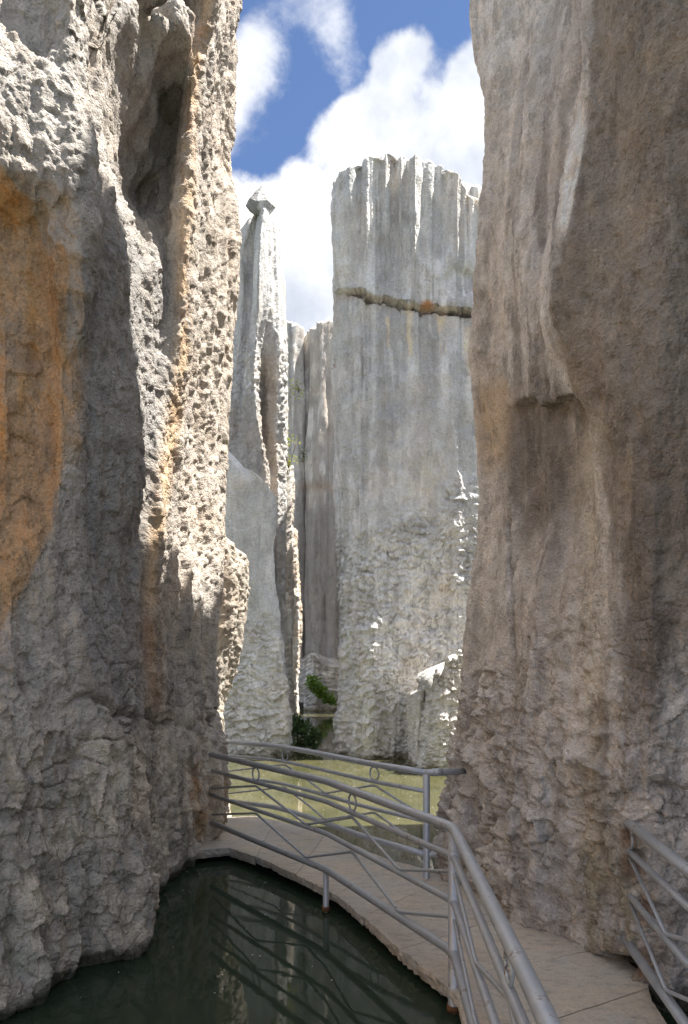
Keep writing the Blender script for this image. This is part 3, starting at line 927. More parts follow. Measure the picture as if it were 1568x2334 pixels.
# warm broken flake just behind the left cliff
WC = [
    ('P', [(0, -2.2, 10.6)], FT(1240, 10)),
    ('I', [(1230, 470, 9.3), (1600, 460, 9.3), (1900, 470, 9.2)], FT(1222, 9.3)),
    ('I', [(1230, 505, 9.1), (1400, 500, 9.1), (1600, 492, 9.1), (1900, 495, 9.1)], FT(1224, 9.1)),
    ('I', [(1240, 522, 9.2), (1300, 530, 9.15), (1400, 525, 9.15), (1500, 512, 9.2), (1600, 503, 9.2), (1700, 505, 9.2), (1900, 512, 9.2)], FT(1236, 9.2)),
    ('I', [(1262, 540, 9.5), (1300, 541, 9.45), (1400, 538, 9.5), (1500, 524, 9.5), (1600, 508, 9.5), (1900, 515, 9.5)], FT(1258, 9.5)),
    ('I', [(1276, 557, 9.7), (1300, 560, 9.7), (1400, 555, 9.7), (1500, 541, 9.7), (1570, 522, 9.7), (1620, 510, 9.7), (1780, 512, 9.7), (1860, 525, 9.7)], FT(1270, 9.7)),
    ('I', [(1290, 548, 10.3), (1400, 545, 10.3), (1600, 500, 10.3), (1900, 500, 10.3)], FT(1290, 10.3)),
    ('P', [(0, -1.9, 10.8)], FT(1290, 10.3)),
]


def warm_paint(P):
    n = fbm(V3(P, 1.6) + 3, 4)
    c = np.tile(np.array([.48, .43, .37], F32), (len(P), 1)) * (1 + .2 * n)[:, None]
    return lerpc(c, .5 * sstep(n, .1, .5), (.42, .33, .23))


rock('rock_flake', WC, 110, 220, 'warm tan broken flake of rock tucked behind the left cliff', far_macro_fn(15, .08, .06, 2),
     lambda P, N: .5 * far_detail_fn(15, 900, .8, 4.5)(P, N), warm_paint, M_ROCK, front=range(1, 7), dome=.08)

# boulder and fin at the foot of the right cliff
GC = [
    ('P', [(0, 3.4, 15.2)], FT(1480, 14)),
    ('P', [(0, 1.75, 15.0)], FT(1570, 14)),
    ('I', [(1560, 985, 13.9), (1650, 975, 13.8), (1770, 958, 13.7)], FT(1562, 13.9)),
    ('I', [(1545, 1000, 13.6), (1650, 1000, 13.4), (1770, 985, 13.4)], FT(1545, 13.6)),
    ('I', [(1510, 1028, 13.5), (1770, 1028, 13.3)], FT(1512, 13.5)),
    ('I', [(1482, 1055, 13.5), (1770, 1070, 13.3)], FT(1484, 13.5)),
    ('I', [(1470, 1100, 13.6), (1770, 1110, 13.4)], FT(1470, 13.6)),
    ('P', [(0, 3.6, 14.2)], FT(1465, 14)),
]
rock('boulder', GC, 130, 170, 'knobbly pale boulder stepping down into the pool beside the right cliff', far_macro_fn(25, .12, .05, 1.2), far_detail_fn(25, 900, .9, 3.4),
     far_paint_fn(25, (.60, .58, .54)), M_FAR, front=range(1, 7), jag=lambda T: .34 * fbm(V3(T, 3.2, 3.2, 0), 4, .6), dome=.1)
G1 = [
    ('P', [(0, 1.95, 15.6)], FT(1580, 14.5)),
    ('P', [(0, 1.50, 15.4)], FT(1582, 14.5)),
    ('I', [(1580, 945, 14.4), (1740, 941, 14.3)], FT(1582, 14.4)),
    ('I', [(1575, 958, 14.1), (1740, 950, 14.0)], FT(1574, 14.1)),
    ('I', [(1575, 978, 14.3), (1740, 974, 14.3)], FT(1574, 14.3)),
    ('I', [(1580, 990, 14.8), (1740, 990, 14.8)], FT(1580, 14.8)),
]
rock('rock_fin', G1, 70, 120, 'narrow cracked cream fin left of the knobbly boulder', None, far_detail_fn(35, 900, .6, 4.0), far_paint_fn(35, (.64, .60, .54)), M_FAR,
     front=range(1, 5), dome=.06)

# the narrow passage: fins, back pillars, wedge boulder
def fin(name, cols, label, seed, base, nu=70, nv=260, detail_dy=900, amp=.7, dome=.2, front=None, cat='rock pillar', jag=None, cell=1.6, flute=.2, paint=None):
    return rock(name, cols, nu, nv, label, far_macro_fn(seed, .18, flute * 1.3, 1.15), far_detail_fn(seed, detail_dy, amp, cell, .06), (paint or far_paint_fn(seed, base, warm=.45)), M_FAR,
                front=front, dome=dome, cat=cat, jag=jag)


S2 = [
    ('I', [(1050, 600, 26.5), (1660, 610, 26.5)], FT(1100, 26)),
    ('I', [(1050, 622, 25.6), (1300, 622, 25.6), (1660, 645, 25.6)], FT(1110, 25.6)),
    ('I', [(1050, 640, 25.6), (1300, 642, 25.6), (1660, 662, 25.6)], FT(1085, 25.6)),
    ('I', [(1050, 656, 26.2), (1200, 662, 26.2), (1350, 655, 26.2), (1660, 672, 26.2)], FT(1060, 26.2)),
    ('I', [(1050, 655, 27.2), (1660, 665, 27.2)], FT(1065, 27)),
    ('P', [(0, -2.9, 28)], FT(1080, 27)),
]
fin('rock_fin', S2, 'tall dark rough rock spur right of the pale slab', 81, (.47, .43, .38), detail_dy=700)
S1 = [
    ('P', [(0, -2.5, 31.4)], FT(1230, 30)),
    ('I', [(1220, 652, 30.2), (1400, 655, 30.2), (1640, 668, 30.2)], FT(1225, 30.2)),
    ('I', [(1205, 662, 29.6), (1400, 668, 29.6), (1640, 672, 29.6)], FT(1204, 29.6)),
    ('I', [(1210, 672, 29.9), (1300, 679, 29.9), (1450, 684, 29.9), (1560, 679, 29.9), (1640, 678, 29.9)], FT(1206, 29.9)),
    ('I', [(1225, 672, 30.8), (1450, 681, 30.8), (1640, 676, 30.8)], FT(1225, 30.8)),
]
fin('rock_fin', S1, 'thin tan rock fin lit along its edge in the gap', 83, (.60, .50, .40), detail_dy=600, amp=.6)

def M_paint(seed, base):
    f0 = far_paint_fn(seed, base, warm=.3)

    def f(P):
        dx, dy = proj(P)
        c = f0(P)
        n2 = fbm(V3(P, .6, .6, .3) + seed, 4)
        c = lerpc(c, .85 * sstep(dy + 60 * n2, 1080, 1180), (.32, .30, .285))  # shade on the lower pillar painted in as a dark tone
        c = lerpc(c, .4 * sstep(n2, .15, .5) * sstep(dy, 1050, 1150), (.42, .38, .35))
        return lerpc(c, .5 * np.exp(-((dy - 1110 - 6 * n2) / 10) ** 2), (.42, .31, .22))
    return f


M1 = [
    ('P', [(0, -3.4, 38)], FT(730, 37)),
    ('I', [(735, 648, 36.3), (1620, 650, 36.3)], FT(728, 36.3)),
    ('I', [(735, 664, 35.7), (1620, 668, 35.7)], FT(732, 35.7)),
    ('I', [(750, 680, 36.0), (1000, 679, 36), (1200, 681, 36), (1620, 686, 36.0)], FT(745, 36)),
    ('P', [(0, -2.2, 38)], FT(745, 37)),
]
JG = lambda T: .35 * (ridged(V3(T, .9, .5, 0) + 6, 2) - .9)
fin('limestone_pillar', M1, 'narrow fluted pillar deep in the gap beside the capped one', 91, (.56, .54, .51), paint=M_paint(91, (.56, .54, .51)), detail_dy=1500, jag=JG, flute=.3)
M2 = [
    ('P', [(0, -2.35, 38.4)], FT(770, 37)),
    ('I', [(770, 682, 38.2), (1640, 686, 38.2)], FT(765, 37.5)),
    ('I', [(770, 687, 36.9), (900, 688, 36.8), (1100, 689, 36.3), (1640, 694, 36.2)], FT(765, 36.8)),
    ('I', [(765, 696, 36.6), (1100, 700, 36.2), (1640, 712, 35.8)], FT(760, 36.6)),
    ('I', [(770, 714, 36.8), (900, 712, 36.8), (1100, 712, 36.6), (1640, 722, 36.4)], FT(760, 36.8)),
    ('P', [(0, -1.75, 38.6)], FT(765, 37)),
]
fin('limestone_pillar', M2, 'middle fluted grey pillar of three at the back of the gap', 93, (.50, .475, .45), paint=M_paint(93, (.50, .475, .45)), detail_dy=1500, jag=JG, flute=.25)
M3 = [
    ('P', [(0, -1.9, 37.8)], FT(745, 36.5)),
    ('I', [(740, 716, 36.0), (900, 712, 35.9), (1100, 704, 35.8), (1640, 704, 35.8)], FT(748, 36)),
    ('I', [(740, 730, 35.3), (1100, 722, 35.2), (1640, 722, 35.2)], FT(738, 35.3)),
    ('I', [(735, 750, 35.2), (1100, 748, 35.0), (1640, 745, 35.0)], FT(735, 35.2)),
    ('I', [(745, 768, 35.6), (1100, 775, 35.5), (1640, 778, 35.5)], FT(742, 35.6)),
    ('I', [(745, 785, 36.5), (1640, 800, 36.5)], FT(745, 36.5)),
    ('P', [(0, -.3, 37.8)], FT(745, 36.5)),
]
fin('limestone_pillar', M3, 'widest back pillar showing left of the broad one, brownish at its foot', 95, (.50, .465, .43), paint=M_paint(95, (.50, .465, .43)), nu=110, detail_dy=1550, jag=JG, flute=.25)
BW = [
    ('P', [(0, -2.2, 35)], ZD(1510, 34)),
    ('P', [(ZD(1598, 33.6), -2.05, 33.8), (ZD(1560, 33.6), -2.2, 33.8), (ZD(1500, 33.6), -2.0, 33.8)], ZD(1500, 33.6)),
    ('P', [(ZD(1598, 33.4), -1.6, 33.4), (ZD(1560, 33.4), -1.75, 33.2), (ZD(1520, 33.4), -1.5, 33.3)], ZD(1490, 33.4)),
    ('P', [(ZD(1590, 33.4), -1.0, 33.3), (ZD(1560, 33.4), -.9, 33.0), (ZD(1520, 33.4), -1.0, 33.3)], ZD(1518, 33.4)),
    ('P', [(0, -.2, 33.6)], ZD(1520, 33.6)),
    ('P', [(0, 0.1, 35)], ZD(1515, 34)),
]
rock('boulder', BW, 90, 90, 'dark knobbly wedged boulder at the end of the water passage', far_macro_fn(19, .12, .05, 1), far_detail_fn(19, 900, 1.0, 1.9),
     far_paint_fn(19, (.42, .38, .33), warm=.6), M_FAR, zbot=ZD(1602, 33.5), dome=.3)
BB = [
    ('P', [(0, -1.85, 33.2)], .55),
    ('P', [(0, -1.4, 32.8)], .85),
    ('P', [(0, -.6, 32.7)], 1.0),
    ('P', [(0, .1, 33.0)], .9),
    ('P', [(0, .1, 34.6)], .9),
    ('P', [(0, -1.8, 34.6)], .9),
]
rock('boulder', BB, 80, 40, 'low wet rock under the fern at the end of the passage', far_macro_fn(29, .1, .05, 1), far_detail_fn(29, 900, .8, 2.4),
     far_paint_fn(29, (.36, .33, .28), warm=.6), M_FAR, dome=.15)
TC = [
    ('I', [(430, 1012, 32), (700, 1000, 32), (1600, 1000, 32)], FT(440, 32)),
    ('I', [(425, 1036, 31.3), (1600, 1036, 31.2)], FT(424, 31.3)),
    ('I', [(435, 1065, 31.2), (1600, 1065, 31.2)], FT(432, 31.2)),
    ('I', [(440, 1100, 31.2), (1600, 1100, 31.2)], FT(432, 31.2)),
    ('I', [(440, 1180, 31.6), (1600, 1180, 31.6)], FT(420, 31.6)),
    ('P', [(0, 10.0, 33)], FT(420, 35)),
    ('P', [(0, 9.0, 39)], FT(420, 35)),
    ('P', [(0, 4.7, 39)], FT(440, 35)),
]
fin('limestone_pillar', TC, 'pale rock top peeping out between the broad pillar and the right cliff', 97, (.60, .59, .57), nu=90, nv=160, front=range(0, 4), detail_dy=1500,
    jag=lambda T: .4 * (ridged(V3(T, .8, .5, 0) + 6, 2) - .9), flute=.3)

# ------------------------------------------------------------------ water and bed
def water_material():
    m = bpy.data.materials.new('murky green water')
    m.use_nodes = True
    t = NT(m.node_tree)
    m.node_tree.nodes.clear()
    co = t.n('ShaderNodeNewGeometry').outputs['Position']
    n = t.noise(co, 0.9, 5, 0.6)
    n2 = t.noise(co, 6.0, 4, 0.6)
    col = t.mix(t.ramp(n, 0.35, 0.68), (0.062, 0.064, 0.031, 1), (0.100, 0.094, 0.047, 1))
    col = t.mix(t.ramp(n2, 0.5, 0.8, 0.0, 0.35), col, (0.045, 0.058, 0.03, 1))
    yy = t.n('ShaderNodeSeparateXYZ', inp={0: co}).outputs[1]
    deep = t.ramp(t.math('ADD', yy, t.math('MULTIPLY', n, 2.0)), 8.2, 9.6, 1.0, 0.0)      # shade and dark reflections painted into the near basin's colour, far pool lighter
    col = t.mix(deep, col, (0.026, 0.042, 0.026, 1))  # mask is painted shade, not water depth
    rip = t.noise(co, 3.0, 3, 0.5)
    bp = t.n('ShaderNodeBump', inp={'Strength': 0.02, 'Distance': 0.05, 'Height': rip})
    b = t.n('ShaderNodeBsdfPrincipled', inp={'Base Color': col, 'Roughness': 0.03, 'IOR': 1.33, 'Normal': bp.outputs[0]})
    t.n('ShaderNodeOutputMaterial', inp={'Surface': b.outputs[0]})
    return m


def sheet(name, x0, x1, y0, y1, z, mat, kind='structure'):
    V = np.array([[x0, y0, z], [x1, y0, z], [x1, y1, z], [x0, y1, z]], F32)
    o = link(name, mesh_np(name, V, np.array([[0, 1, 2, 3]])), mat)
    return tag(o, kind=kind)


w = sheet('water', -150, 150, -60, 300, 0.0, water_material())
w['label'] = 'still murky green pool between the rock walls'
g = sheet('ground', -400, 400, -200, 800, -0.55, simple_material('pool mud', (.12, .11, .06), .95, .3, 1.0))
g['label'] = 'muddy bed under the pool'

# ------------------------------------------------------------------ stone path
M_SLAB = None


def slab_material():
    m = bpy.data.materials.new('worn paving stone')
    m.use_nodes = True
    t = NT(m.node_tree)
    m.node_tree.nodes.clear()
    co = t.n('ShaderNodeNewGeometry').outputs['Position']
    oi = t.n('ShaderNodeObjectInfo').outputs['Random']
    st = t.n('ShaderNodeMapping', inp={'Vector': co, 'Rotation': (0, 0, 0.6), 'Scale': (3.0, 8.0, 3.0)}).outputs[0]
    n = t.noise(co, 2.2, 5, 0.6)
    n2 = t.noise(st, 2.2, 6, 0.65)
    n3 = t.noise(co, 70, 5, 0.66)
    n4 = t.noise(co, 14, 6, 0.68)
    col = t.mix(t.ramp(n, 0.36, 0.64), (0.575, 0.495, 0.405, 1), (0.52, 0.49, 0.45, 1))
    col = t.mix(t.ramp(n2, 0.47, 0.70, 0.0, 0.7), col, (0.31, 0.285, 0.255, 1))
    col = t.mix(t.ramp(n4, 0.52, 0.75, 0.0, 0.55), col, (0.25, 0.21, 0.17, 1))
    col = t.mix(t.ramp(n4, 0.44, 0.28, 0.0, 0.4), col, (0.62, 0.53, 0.42, 1))
    v = t.math('ADD', t.ramp(oi, 0, 1, 0.93, 1.07, smooth=False), t.math('MULTIPLY', t.math('SUBTRACT', n3, 0.5), 0.8))
    comb = t.n('ShaderNodeCombineColor', inp={0: v, 1: v, 2: v}).outputs[0]
    col = t.mix(1.0, col, comb, 'MULTIPLY')
    h = t.math('ADD', t.math('MULTIPLY', n2, 0.6), t.math('ADD', t.math('MULTIPLY', n4, 0.7), t.math('MULTIPLY', n3, 0.3)))
    bp = t.n('ShaderNodeBump', inp={'Strength': 0.6, 'Distance': 0.02, 'Height': h})
    b = t.n('ShaderNodeBsdfPrincipled', inp={'Base Color': col, 'Roughness': t.ramp(n, .3, .7, .5, .75), 'Normal': bp.outputs[0]})
    t.n('ShaderNodeOutputMaterial', inp={'Surface': b.outputs[0]})
    return m


M_SLAB = slab_material()
FE = [(-1.75, 7.25), (-1.24, 7.44), (-.95, 7.13), (-.51, 6.56), (-.1, 5.95), (.18, 5.32), (.386, 4.76), (.57, 4.36), (.66, 4.1), (.68, 3.0), (.66, 1.9), (.64, .8), (.62, -.6)]
BE = [(-1.9, 8.95), (-1.13, 9.02), (-.67, 8.56), (-.17, 7.98), (.43, 7.03), (1.0, 6.4), (1.5, 5.75), (1.85, 5.0), (1.9, 4.34), (1.80, 4.02), (1.74, 3.5), (1.7, 1.2), (1.7, -.6)]


def lin(pl, s):
    i = int(min(max(math.floor(s), 0), len(pl) - 2))
    f = s - i
    return (pl[i][0] * (1 - f) + pl[i + 1][0] * f, pl[i][1] * (1 - f) + pl[i + 1][1] * f)


cuts = [(0, 0), (2.1, 1.55), (3.15, 2.9), (4.05, 4.3), (4.9, 5.0), (6.0, 6.2), (7.3, 7.3), (8.5, 8.5), (9.5, 9.9), (10.7, 10.7), (11.9, 11.9)]
ZS = 0.15
base_me_v = []
nb = 60
for i in range(nb + 1):
    s = 12 * i / nb
    f, b = lin(FE, s), lin(BE, s)
    for t_ in (0.16, 0.93):
        base_me_v += [(f[0] * (1 - t_) + b[0] * t_, f[1] * (1 - t_) + b[1] * t_, z) for z in (-.5, ZS - .115)]
bq = []
for i in range(nb):
    a, c = 4 * i, 4 * (i + 1)
    bq += [(a, a + 1, c + 1, c), (a + 1, a + 3, c + 3, c + 1), (a + 3, a + 2, c + 2, c + 3)]
path = link('path', mesh_np('path', np.array(base_me_v), np.array(bq)), simple_material('wet dark concrete', (.09, .08, .065), .7, .3, 6))
tag(path, 'narrow stone slab path on low supports crossing the pool', None, None, 'structure')
for k in range(len(cuts) - 1):
    (f0, b0), (f1, b1) = cuts[k], cuts[k + 1]
    nU, nW = 44, 34
    gapu = 0.005
    V, tilt = [], (random.uniform(-.004, .004), random.uniform(-.003, .003))
    thick = .085 + random.uniform(-.012, .02)
    top = np.zeros((nU, nW, 3))
    for a in range(nU):
        u = a / (nU - 1)
        for b in range(nW):
            v = b / (nW - 1)
            F = lin(FE, f0 + (f1 - f0) * u)
            B = lin(BE, b0 + (b1 - b0) * u)
            top[a, b, :2] = (F[0] * (1 - v) + B[0] * v, F[1] * (1 - v) + B[1] * v)
    c = top.reshape(-1, 3).mean(0)
    # open the joints a little, then roughen
    du = top[-1] - top[0]
    du /= np.maximum(np.linalg.norm(du, axis=1, keepdims=True), 1e-6)
    top[0] += du * gapu * .5
    top[-1] -= du * gapu * .5
    P = top.reshape(-1, 3)
    P3 = np.concatenate([P[:, :2], np.zeros((len(P), 1))], 1)
    edge = np.zeros((nU, nW))
    edge[0] = edge[-1] = 1
    edge[:, 0] = edge[:, -1] = 1
    jit = np.stack([fbm(V3(P3, 13) + 3, 4), fbm(V3(P3, 13) + 33, 4)], 1) * .013
    P[:, :2] += jit * (edge.ravel()[:, None] * np.where((np.arange(nW) == 0)[None, :].repeat(nU, 0).ravel(), 1.3, .35)[:, None])
    P[:, 2] = ZS + .006 * fbm(V3(P3, 3) + 5, 3) - .004 * edge.ravel() + (P[:, 0] - c[0]) * tilt[0] + (P[:, 1] - c[1]) * tilt[1] + random.uniform(-.003, .003)
    top = P.reshape(nU, nW, 3)
    V = list(map(tuple, P))
    Q = [(a * nW + b, a * nW + b + 1, (a + 1) * nW + b + 1, (a + 1) * nW + b) for a in range(nU - 1) for b in range(nW - 1)]
    loop = [(a, 0) for a in range(nU)] + [(nU - 1, b) for b in range(1, nW)] + [(a, nW - 1) for a in range(nU - 2, -1, -1)] + [(0, b) for b in range(nW - 2, 0, -1)]
    prev = [a * nW + b for a, b in loop]
    first = [top[a, b] for a, b in loop]
    for lvl, dz in enumerate((.03, .06, thick)):
        cur = []
        for q, p in enumerate(first):
            pp = np.array(p)
            inw = c - pp
            inw[2] = 0
            inw /= max(np.linalg.norm(inw), 1e-6)
            r = perlin(np.array([[pp[0] * 17, pp[1] * 17, dz * 60]]))[0]
            isf = loop[q][1] == 0
            pp = pp + inw * (((.002, .008, .022)[lvl]) + (.022 * r if isf else 0))
            pp[2] = p[2] - dz
            V.append(tuple(pp))
            cur.append(len(V) - 1)
        L = len(cur)
        Q += [(prev[q], prev[(q + 1) % L], cur[(q + 1) % L], cur[q]) for q in range(L)]
        prev = cur
    V.append((c[0], c[1], ZS - thick))
    ci = len(V) - 1
    T = np.array([(prev[q], prev[(q + 1) % len(prev)], ci) for q in range(len(prev))])
    link('slab', mesh_np('slab', np.array(V), np.array(Q), tris=T, smooth=False), M_SLAB, path)

# ------------------------------------------------------------------ railings
def paint_material():
    m = bpy.data.materials.new('grey rail paint')
    m.use_nodes = True
    t = NT(m.node_tree)
    m.node_tree.nodes.clear()
    co = t.n('ShaderNodeNewGeometry').outputs['Position']
    n = t.noise(co, 9, 5, 0.6)
    n2 = t.noise(co, 90, 3, 0.6)
    col = t.mix(t.ramp(n, 0.4, 0.7), (0.44, 0.475, 0.53, 1), (0.53, 0.56, 0.60, 1))
    col = t.mix(t.ramp(t.math('ADD', n, t.math('MULTIPLY', n2, 0.45)), 0.82, 0.95, 0.0, 0.7), col, (0.17, 0.11, 0.07, 1))
    bp = t.n('ShaderNodeBump', inp={'Strength': 0.12, 'Distance': 0.004, 'Height': n2})
    b = t.n('ShaderNodeBsdfPrincipled', inp={'Base Color': col, 'Roughness': t.ramp(n, .3, .7, .34, .48), 'Normal': bp.outputs[0], 'Metallic': 0.4})
    t.n('ShaderNodeOutputMaterial', inp={'Surface': b.outputs[0]})
    return m


M_RAIL = paint_material()
M_RUST = simple_material('rust', (.16, .075, .035), .85, .4, 30, .4)


def fillet(pts, r=.09, n=6):
    pts = [Vector(p) for p in pts]
    out = [pts[0]]
    for i in range(1, len(pts) - 1):
        a, b, c = pts[i - 1], pts[i], pts[i + 1]
        d0, d1 = (a - b), (c - b)
        rr = min(r, d0.length * .45, d1.length * .45)
        p0, p1 = b + d0.normalized() * rr, b + d1.normalized() * rr
        for k in range(n + 1):
            t = k / n
            out.append(p0 * (1 - t) ** 2 + b * (2 * t * (1 - t)) + p1 * t * t)
    out.append(pts[-1])
    return out


def tube(name, pts, rad, parent, mat=None, sides=12, closed=False):
    pts = [Vector(p) for p in pts]
    n = len(pts)
    V, Q, T = [], [], []
    up = Vector((0, 0, 1))
    for i in range(n):
        if closed:
            d = pts[(i + 1) % n] - pts[i - 1]
        else:
            d = pts[min(i + 1, n - 1)] - pts[max(i - 1, 0)]
        d.normalize()
        u = up if abs(d.z) < .9 else Vector((0, 1, 0))
        s = d.cross(u).normalized()
        t = s.cross(d).normalized()
        for k in range(sides):
            a = 2 * math.pi * k / sides
            V.append(pts[i] + (s * math.cos(a) + t * math.sin(a)) * rad)
    rng = range(n) if closed else range(n - 1)
    for i in rng:
        j = (i + 1) % n
        for k in range(sides):
            Q.append((i * sides + k, i * sides + (k + 1) % sides, j * sides + (k + 1) % sides, j * sides + k))
    if not closed:
        V += [pts[0], pts[-1]]
        c0, c1 = len(V) - 2, len(V) - 1
        T = [(c0, (k + 1) % sides, k) for k in range(sides)] + [(c1, (n - 1) * sides + k, (n - 1) * sides + (k + 1) % sides) for k in range(sides)]
    me = mesh_np(name, np.array([tuple(v) for v in V]), np.array(Q), tris=np.array(T) if T else None)
    return link(name, me, mat or M_RAIL, parent)


def empty(name, loc):
    o = bpy.data.objects.new(name, None)
    S.collection.objects.link(o)
    o.location = loc
    o.empty_display_size = .1
    return o


class Rail:
    """plan polyline with a distance parameter"""
    def __init__(self, plan):
        self.p = [Vector((x, y, 0)) for x, y in plan]
        self.cum = [0]
        for a, b in zip(self.p, self.p[1:]):
            self.cum.append(self.cum[-1] + (b - a).length)

    def at(self, s, z):
        i = 0
        while i < len(self.p) - 2 and s > self.cum[i + 1]:
            i += 1
        f = (s - self.cum[i]) / (self.cum[i + 1] - self.cum[i])
        q = self.p[i].lerp(self.p[i + 1], f)
        return Vector((q.x, q.y, z))

    def line(self, s0, s1, z):
        ss = [s0] + [c for c in self.cum if s0 + .02 < c < s1 - .02] + [s1]
        return [self.at(s, z) for s in ss]

    def hit(self, dx):
        """distance along the plan where the sight line at dx crosses it"""
        k = (dx - 784) / FP
        for i in range(len(self.p) - 1):
            a, b = self.p[i], self.p[i + 1]
            fa, fb = a.x - k * a.y, b.x - k * b.y
            if fa * fb <= 0 and fa != fb:
                return self.cum[i] + fa / (fa - fb) * (self.cum[i + 1] - self.cum[i])
        return None

    def tangent(self, s):
        d = self.at(min(s + .02, self.cum[-1]), 0) - self.at(max(s - .02, 0), 0)
        return d.normalized()


ZT, Z2, Z3, ZB = 1.12, .945, .67, .36


def railing(label, plan, zig, posts, s_end=None, rust_ends=(), stub=None, zig_start=None, bends=.10):
    root = empty('metal_railing', (plan[0][0], plan[0][1], 0))
    tag(root, label, 'railing')
    off = Vector((plan[0][0], plan[0][1], 0))
    R = Rail(plan)
    s1 = s_end or R.cum[-1]
    sh = lambda pts: [p - off for p in pts]
    tube('top_rail', sh(fillet(R.line(0, R.cum[-1], ZT), bends)), .031, root, sides=16)
    tube('middle_rail', sh(fillet(R.line(0, s1, Z2), bends)), .021, root)
    tube('middle_rail', sh(fillet(R.line(0, s1, Z3), bends)), .021, root)
    tube('bottom_rail', sh(fillet(R.line(0, R.cum[-1], ZB), bends)), .029, root, sides=16)
    # zigzags: list of (s, 'A' apex / 'T' trough / number = height fraction)
    for (hi, lo) in ((Z2 - .035, Z3 + .02), (Z3 - .035, ZB + .035)):
        pts = []
        for s, kk in zig:
            f = {'A': 1.0, 'T': 0.0}.get(kk, kk)
            pts.append((s, lo + (hi - lo) * f))
        # resample so that the bars follow a bent plan
        full = []
        for (sa, za), (sb, zb) in zip(pts, pts[1:]):
            full.append(R.at(sa, za))
            for c in R.cum:
                if sa + .05 < c < sb - .05:
                    full.append(R.at(c, za + (zb - za) * (c - sa) / (sb - sa)))
        full.append(R.at(*pts[-1]))
        tube('zigzag_bar', sh(fillet(full, .04, 4)), .0115, root, sides=8)
    for s, kk in zig:
        if kk == 'A' and s > .1:
            cen = R.at(s, (ZT - .031 + Z2 + .021) / 2)
            d = R.tangent(s)
            rr = (ZT - Z2 - .052) / 2 + .004
            ring = [cen + (d * math.cos(a) + Vector((0, 0, 1)) * math.sin(a)) * rr for a in [2 * math.pi * k / 28 for k in range(28)]]
            tube('ring', sh(ring), .0085, root, sides=8, closed=True)
    for s, z0, z1, rad in posts:
        p = tube('post', sh([R.at(s, z0), R.at(s, z0 + .01), R.at(s, z1)]), rad, root, sides=16)
        if z0 < 0:
            q = R.at(s, 0) - off
            tube('collar', [q + Vector((0, 0, .005)), q + Vector((0, 0, .045))], rad + .009, p, M_RUST, 16)
    if stub:
        for zz, rr in ((ZT, .031), (ZB, .029)):
            a = R.at(R.cum[-1], zz) - off
            b = Vector(stub) - off
            b.z = zz
            d = (b - a).normalized()
            tube('end_stub', [a - d * .02, a + d * .1, b], rr, root, sides=16)
            tube('sleeve', [a + d * .06, a + d * .15], rr + .006, root, sides=16)
    for s in rust_ends:
        d = R.tangent(s)
        for zz, rr in ((ZT, .05), (Z2, .036), (Z3, .036), (ZB, .05)):
            q = R.at(s, zz) - off
            tube('rust_collar', [q - d * .03, q + d * .02], rr, root, M_RUST, 10)
    return R


near_plan = [(-1.53, 7.75), (-.155, 5.91), (.67, 4.19), (.575, 2.1), (.52, 1.2)]
RN = Rail(near_plan)
sp = RN.cum[2]
railing('grey pipe railing with rings in front, turning sharply at its corner post towards the viewer', near_plan,
        [(0.10, .25), (RN.hit(583), 'A'), (RN.hit(698), 'T'), (RN.hit(803), 'A'), (RN.hit(910), 'T'), (sp, .75), (sp + .91, 'T'), (sp + 1.72, 'A'), (sp + 2.5, 'T')],
        [(RN.cum[1], -.5, ZB, .026), (sp, -.5, ZT - .01, .036)], rust_ends=())
far_plan = [(-1.66, 9.03), (-.85, 8.54), (-.4, 7.96), (.24, 7.0), (.765, 6.38)]
RF = Rail(far_plan)
railing('grey pipe railing with rings along the far side of the path over the olive pool', far_plan,
        [(.12, .2), (RF.hit(649), 'A'), (RF.hit(741), 'T'), (RF.hit(853), 'A'), (RF.cum[-1], .05)],
        [(RF.cum[-1], -.5, ZT - .01, .033)], stub=(1.16, 6.45, 0), bends=.25)
right_plan = [(1.80, 4.42), (1.655, 3.3), (1.6, 1.6), (1.58, .6)]
railing('short grey pipe railing fixed into the right cliff beside the path', right_plan,
        [(.12, 'A'), (.80, 'T'), (1.55, 'A'), (2.3, 'T'), (3.1, 'A')], [(2.9, -.5, ZT - .01, .036)])

# ------------------------------------------------------------------ plants
def leaf_material(name, a, b):
    m = bpy.data.materials.new(name)
    m.use_nodes = True
    t = NT(m.node_tree)
    m.node_tree.nodes.clear()
    co = t.n('ShaderNodeNewGeometry').outputs['Position']
    n = t.n('ShaderNodeTexWhiteNoise', inp={'Vector': t.n('ShaderNodeVectorMath', operation='SNAP', inp={0: co, 1: (.06, .06, .06)}).outputs[0]}).outputs['Value']
    col = t.mix(n, a + (1,), b + (1,))
    d = t.n('ShaderNodeBsdfPrincipled', inp={'Base Color': col, 'Roughness': .45})
    tr = t.n('ShaderNodeBsdfTranslucent', inp={'Color': col})
    mx = t.n('ShaderNodeMixShader', inp={0: .3, 1: d.outputs[0], 2: tr.outputs[0]})
    t.n('ShaderNodeOutputMaterial', inp={'Surface': mx.outputs[0]})
    return m


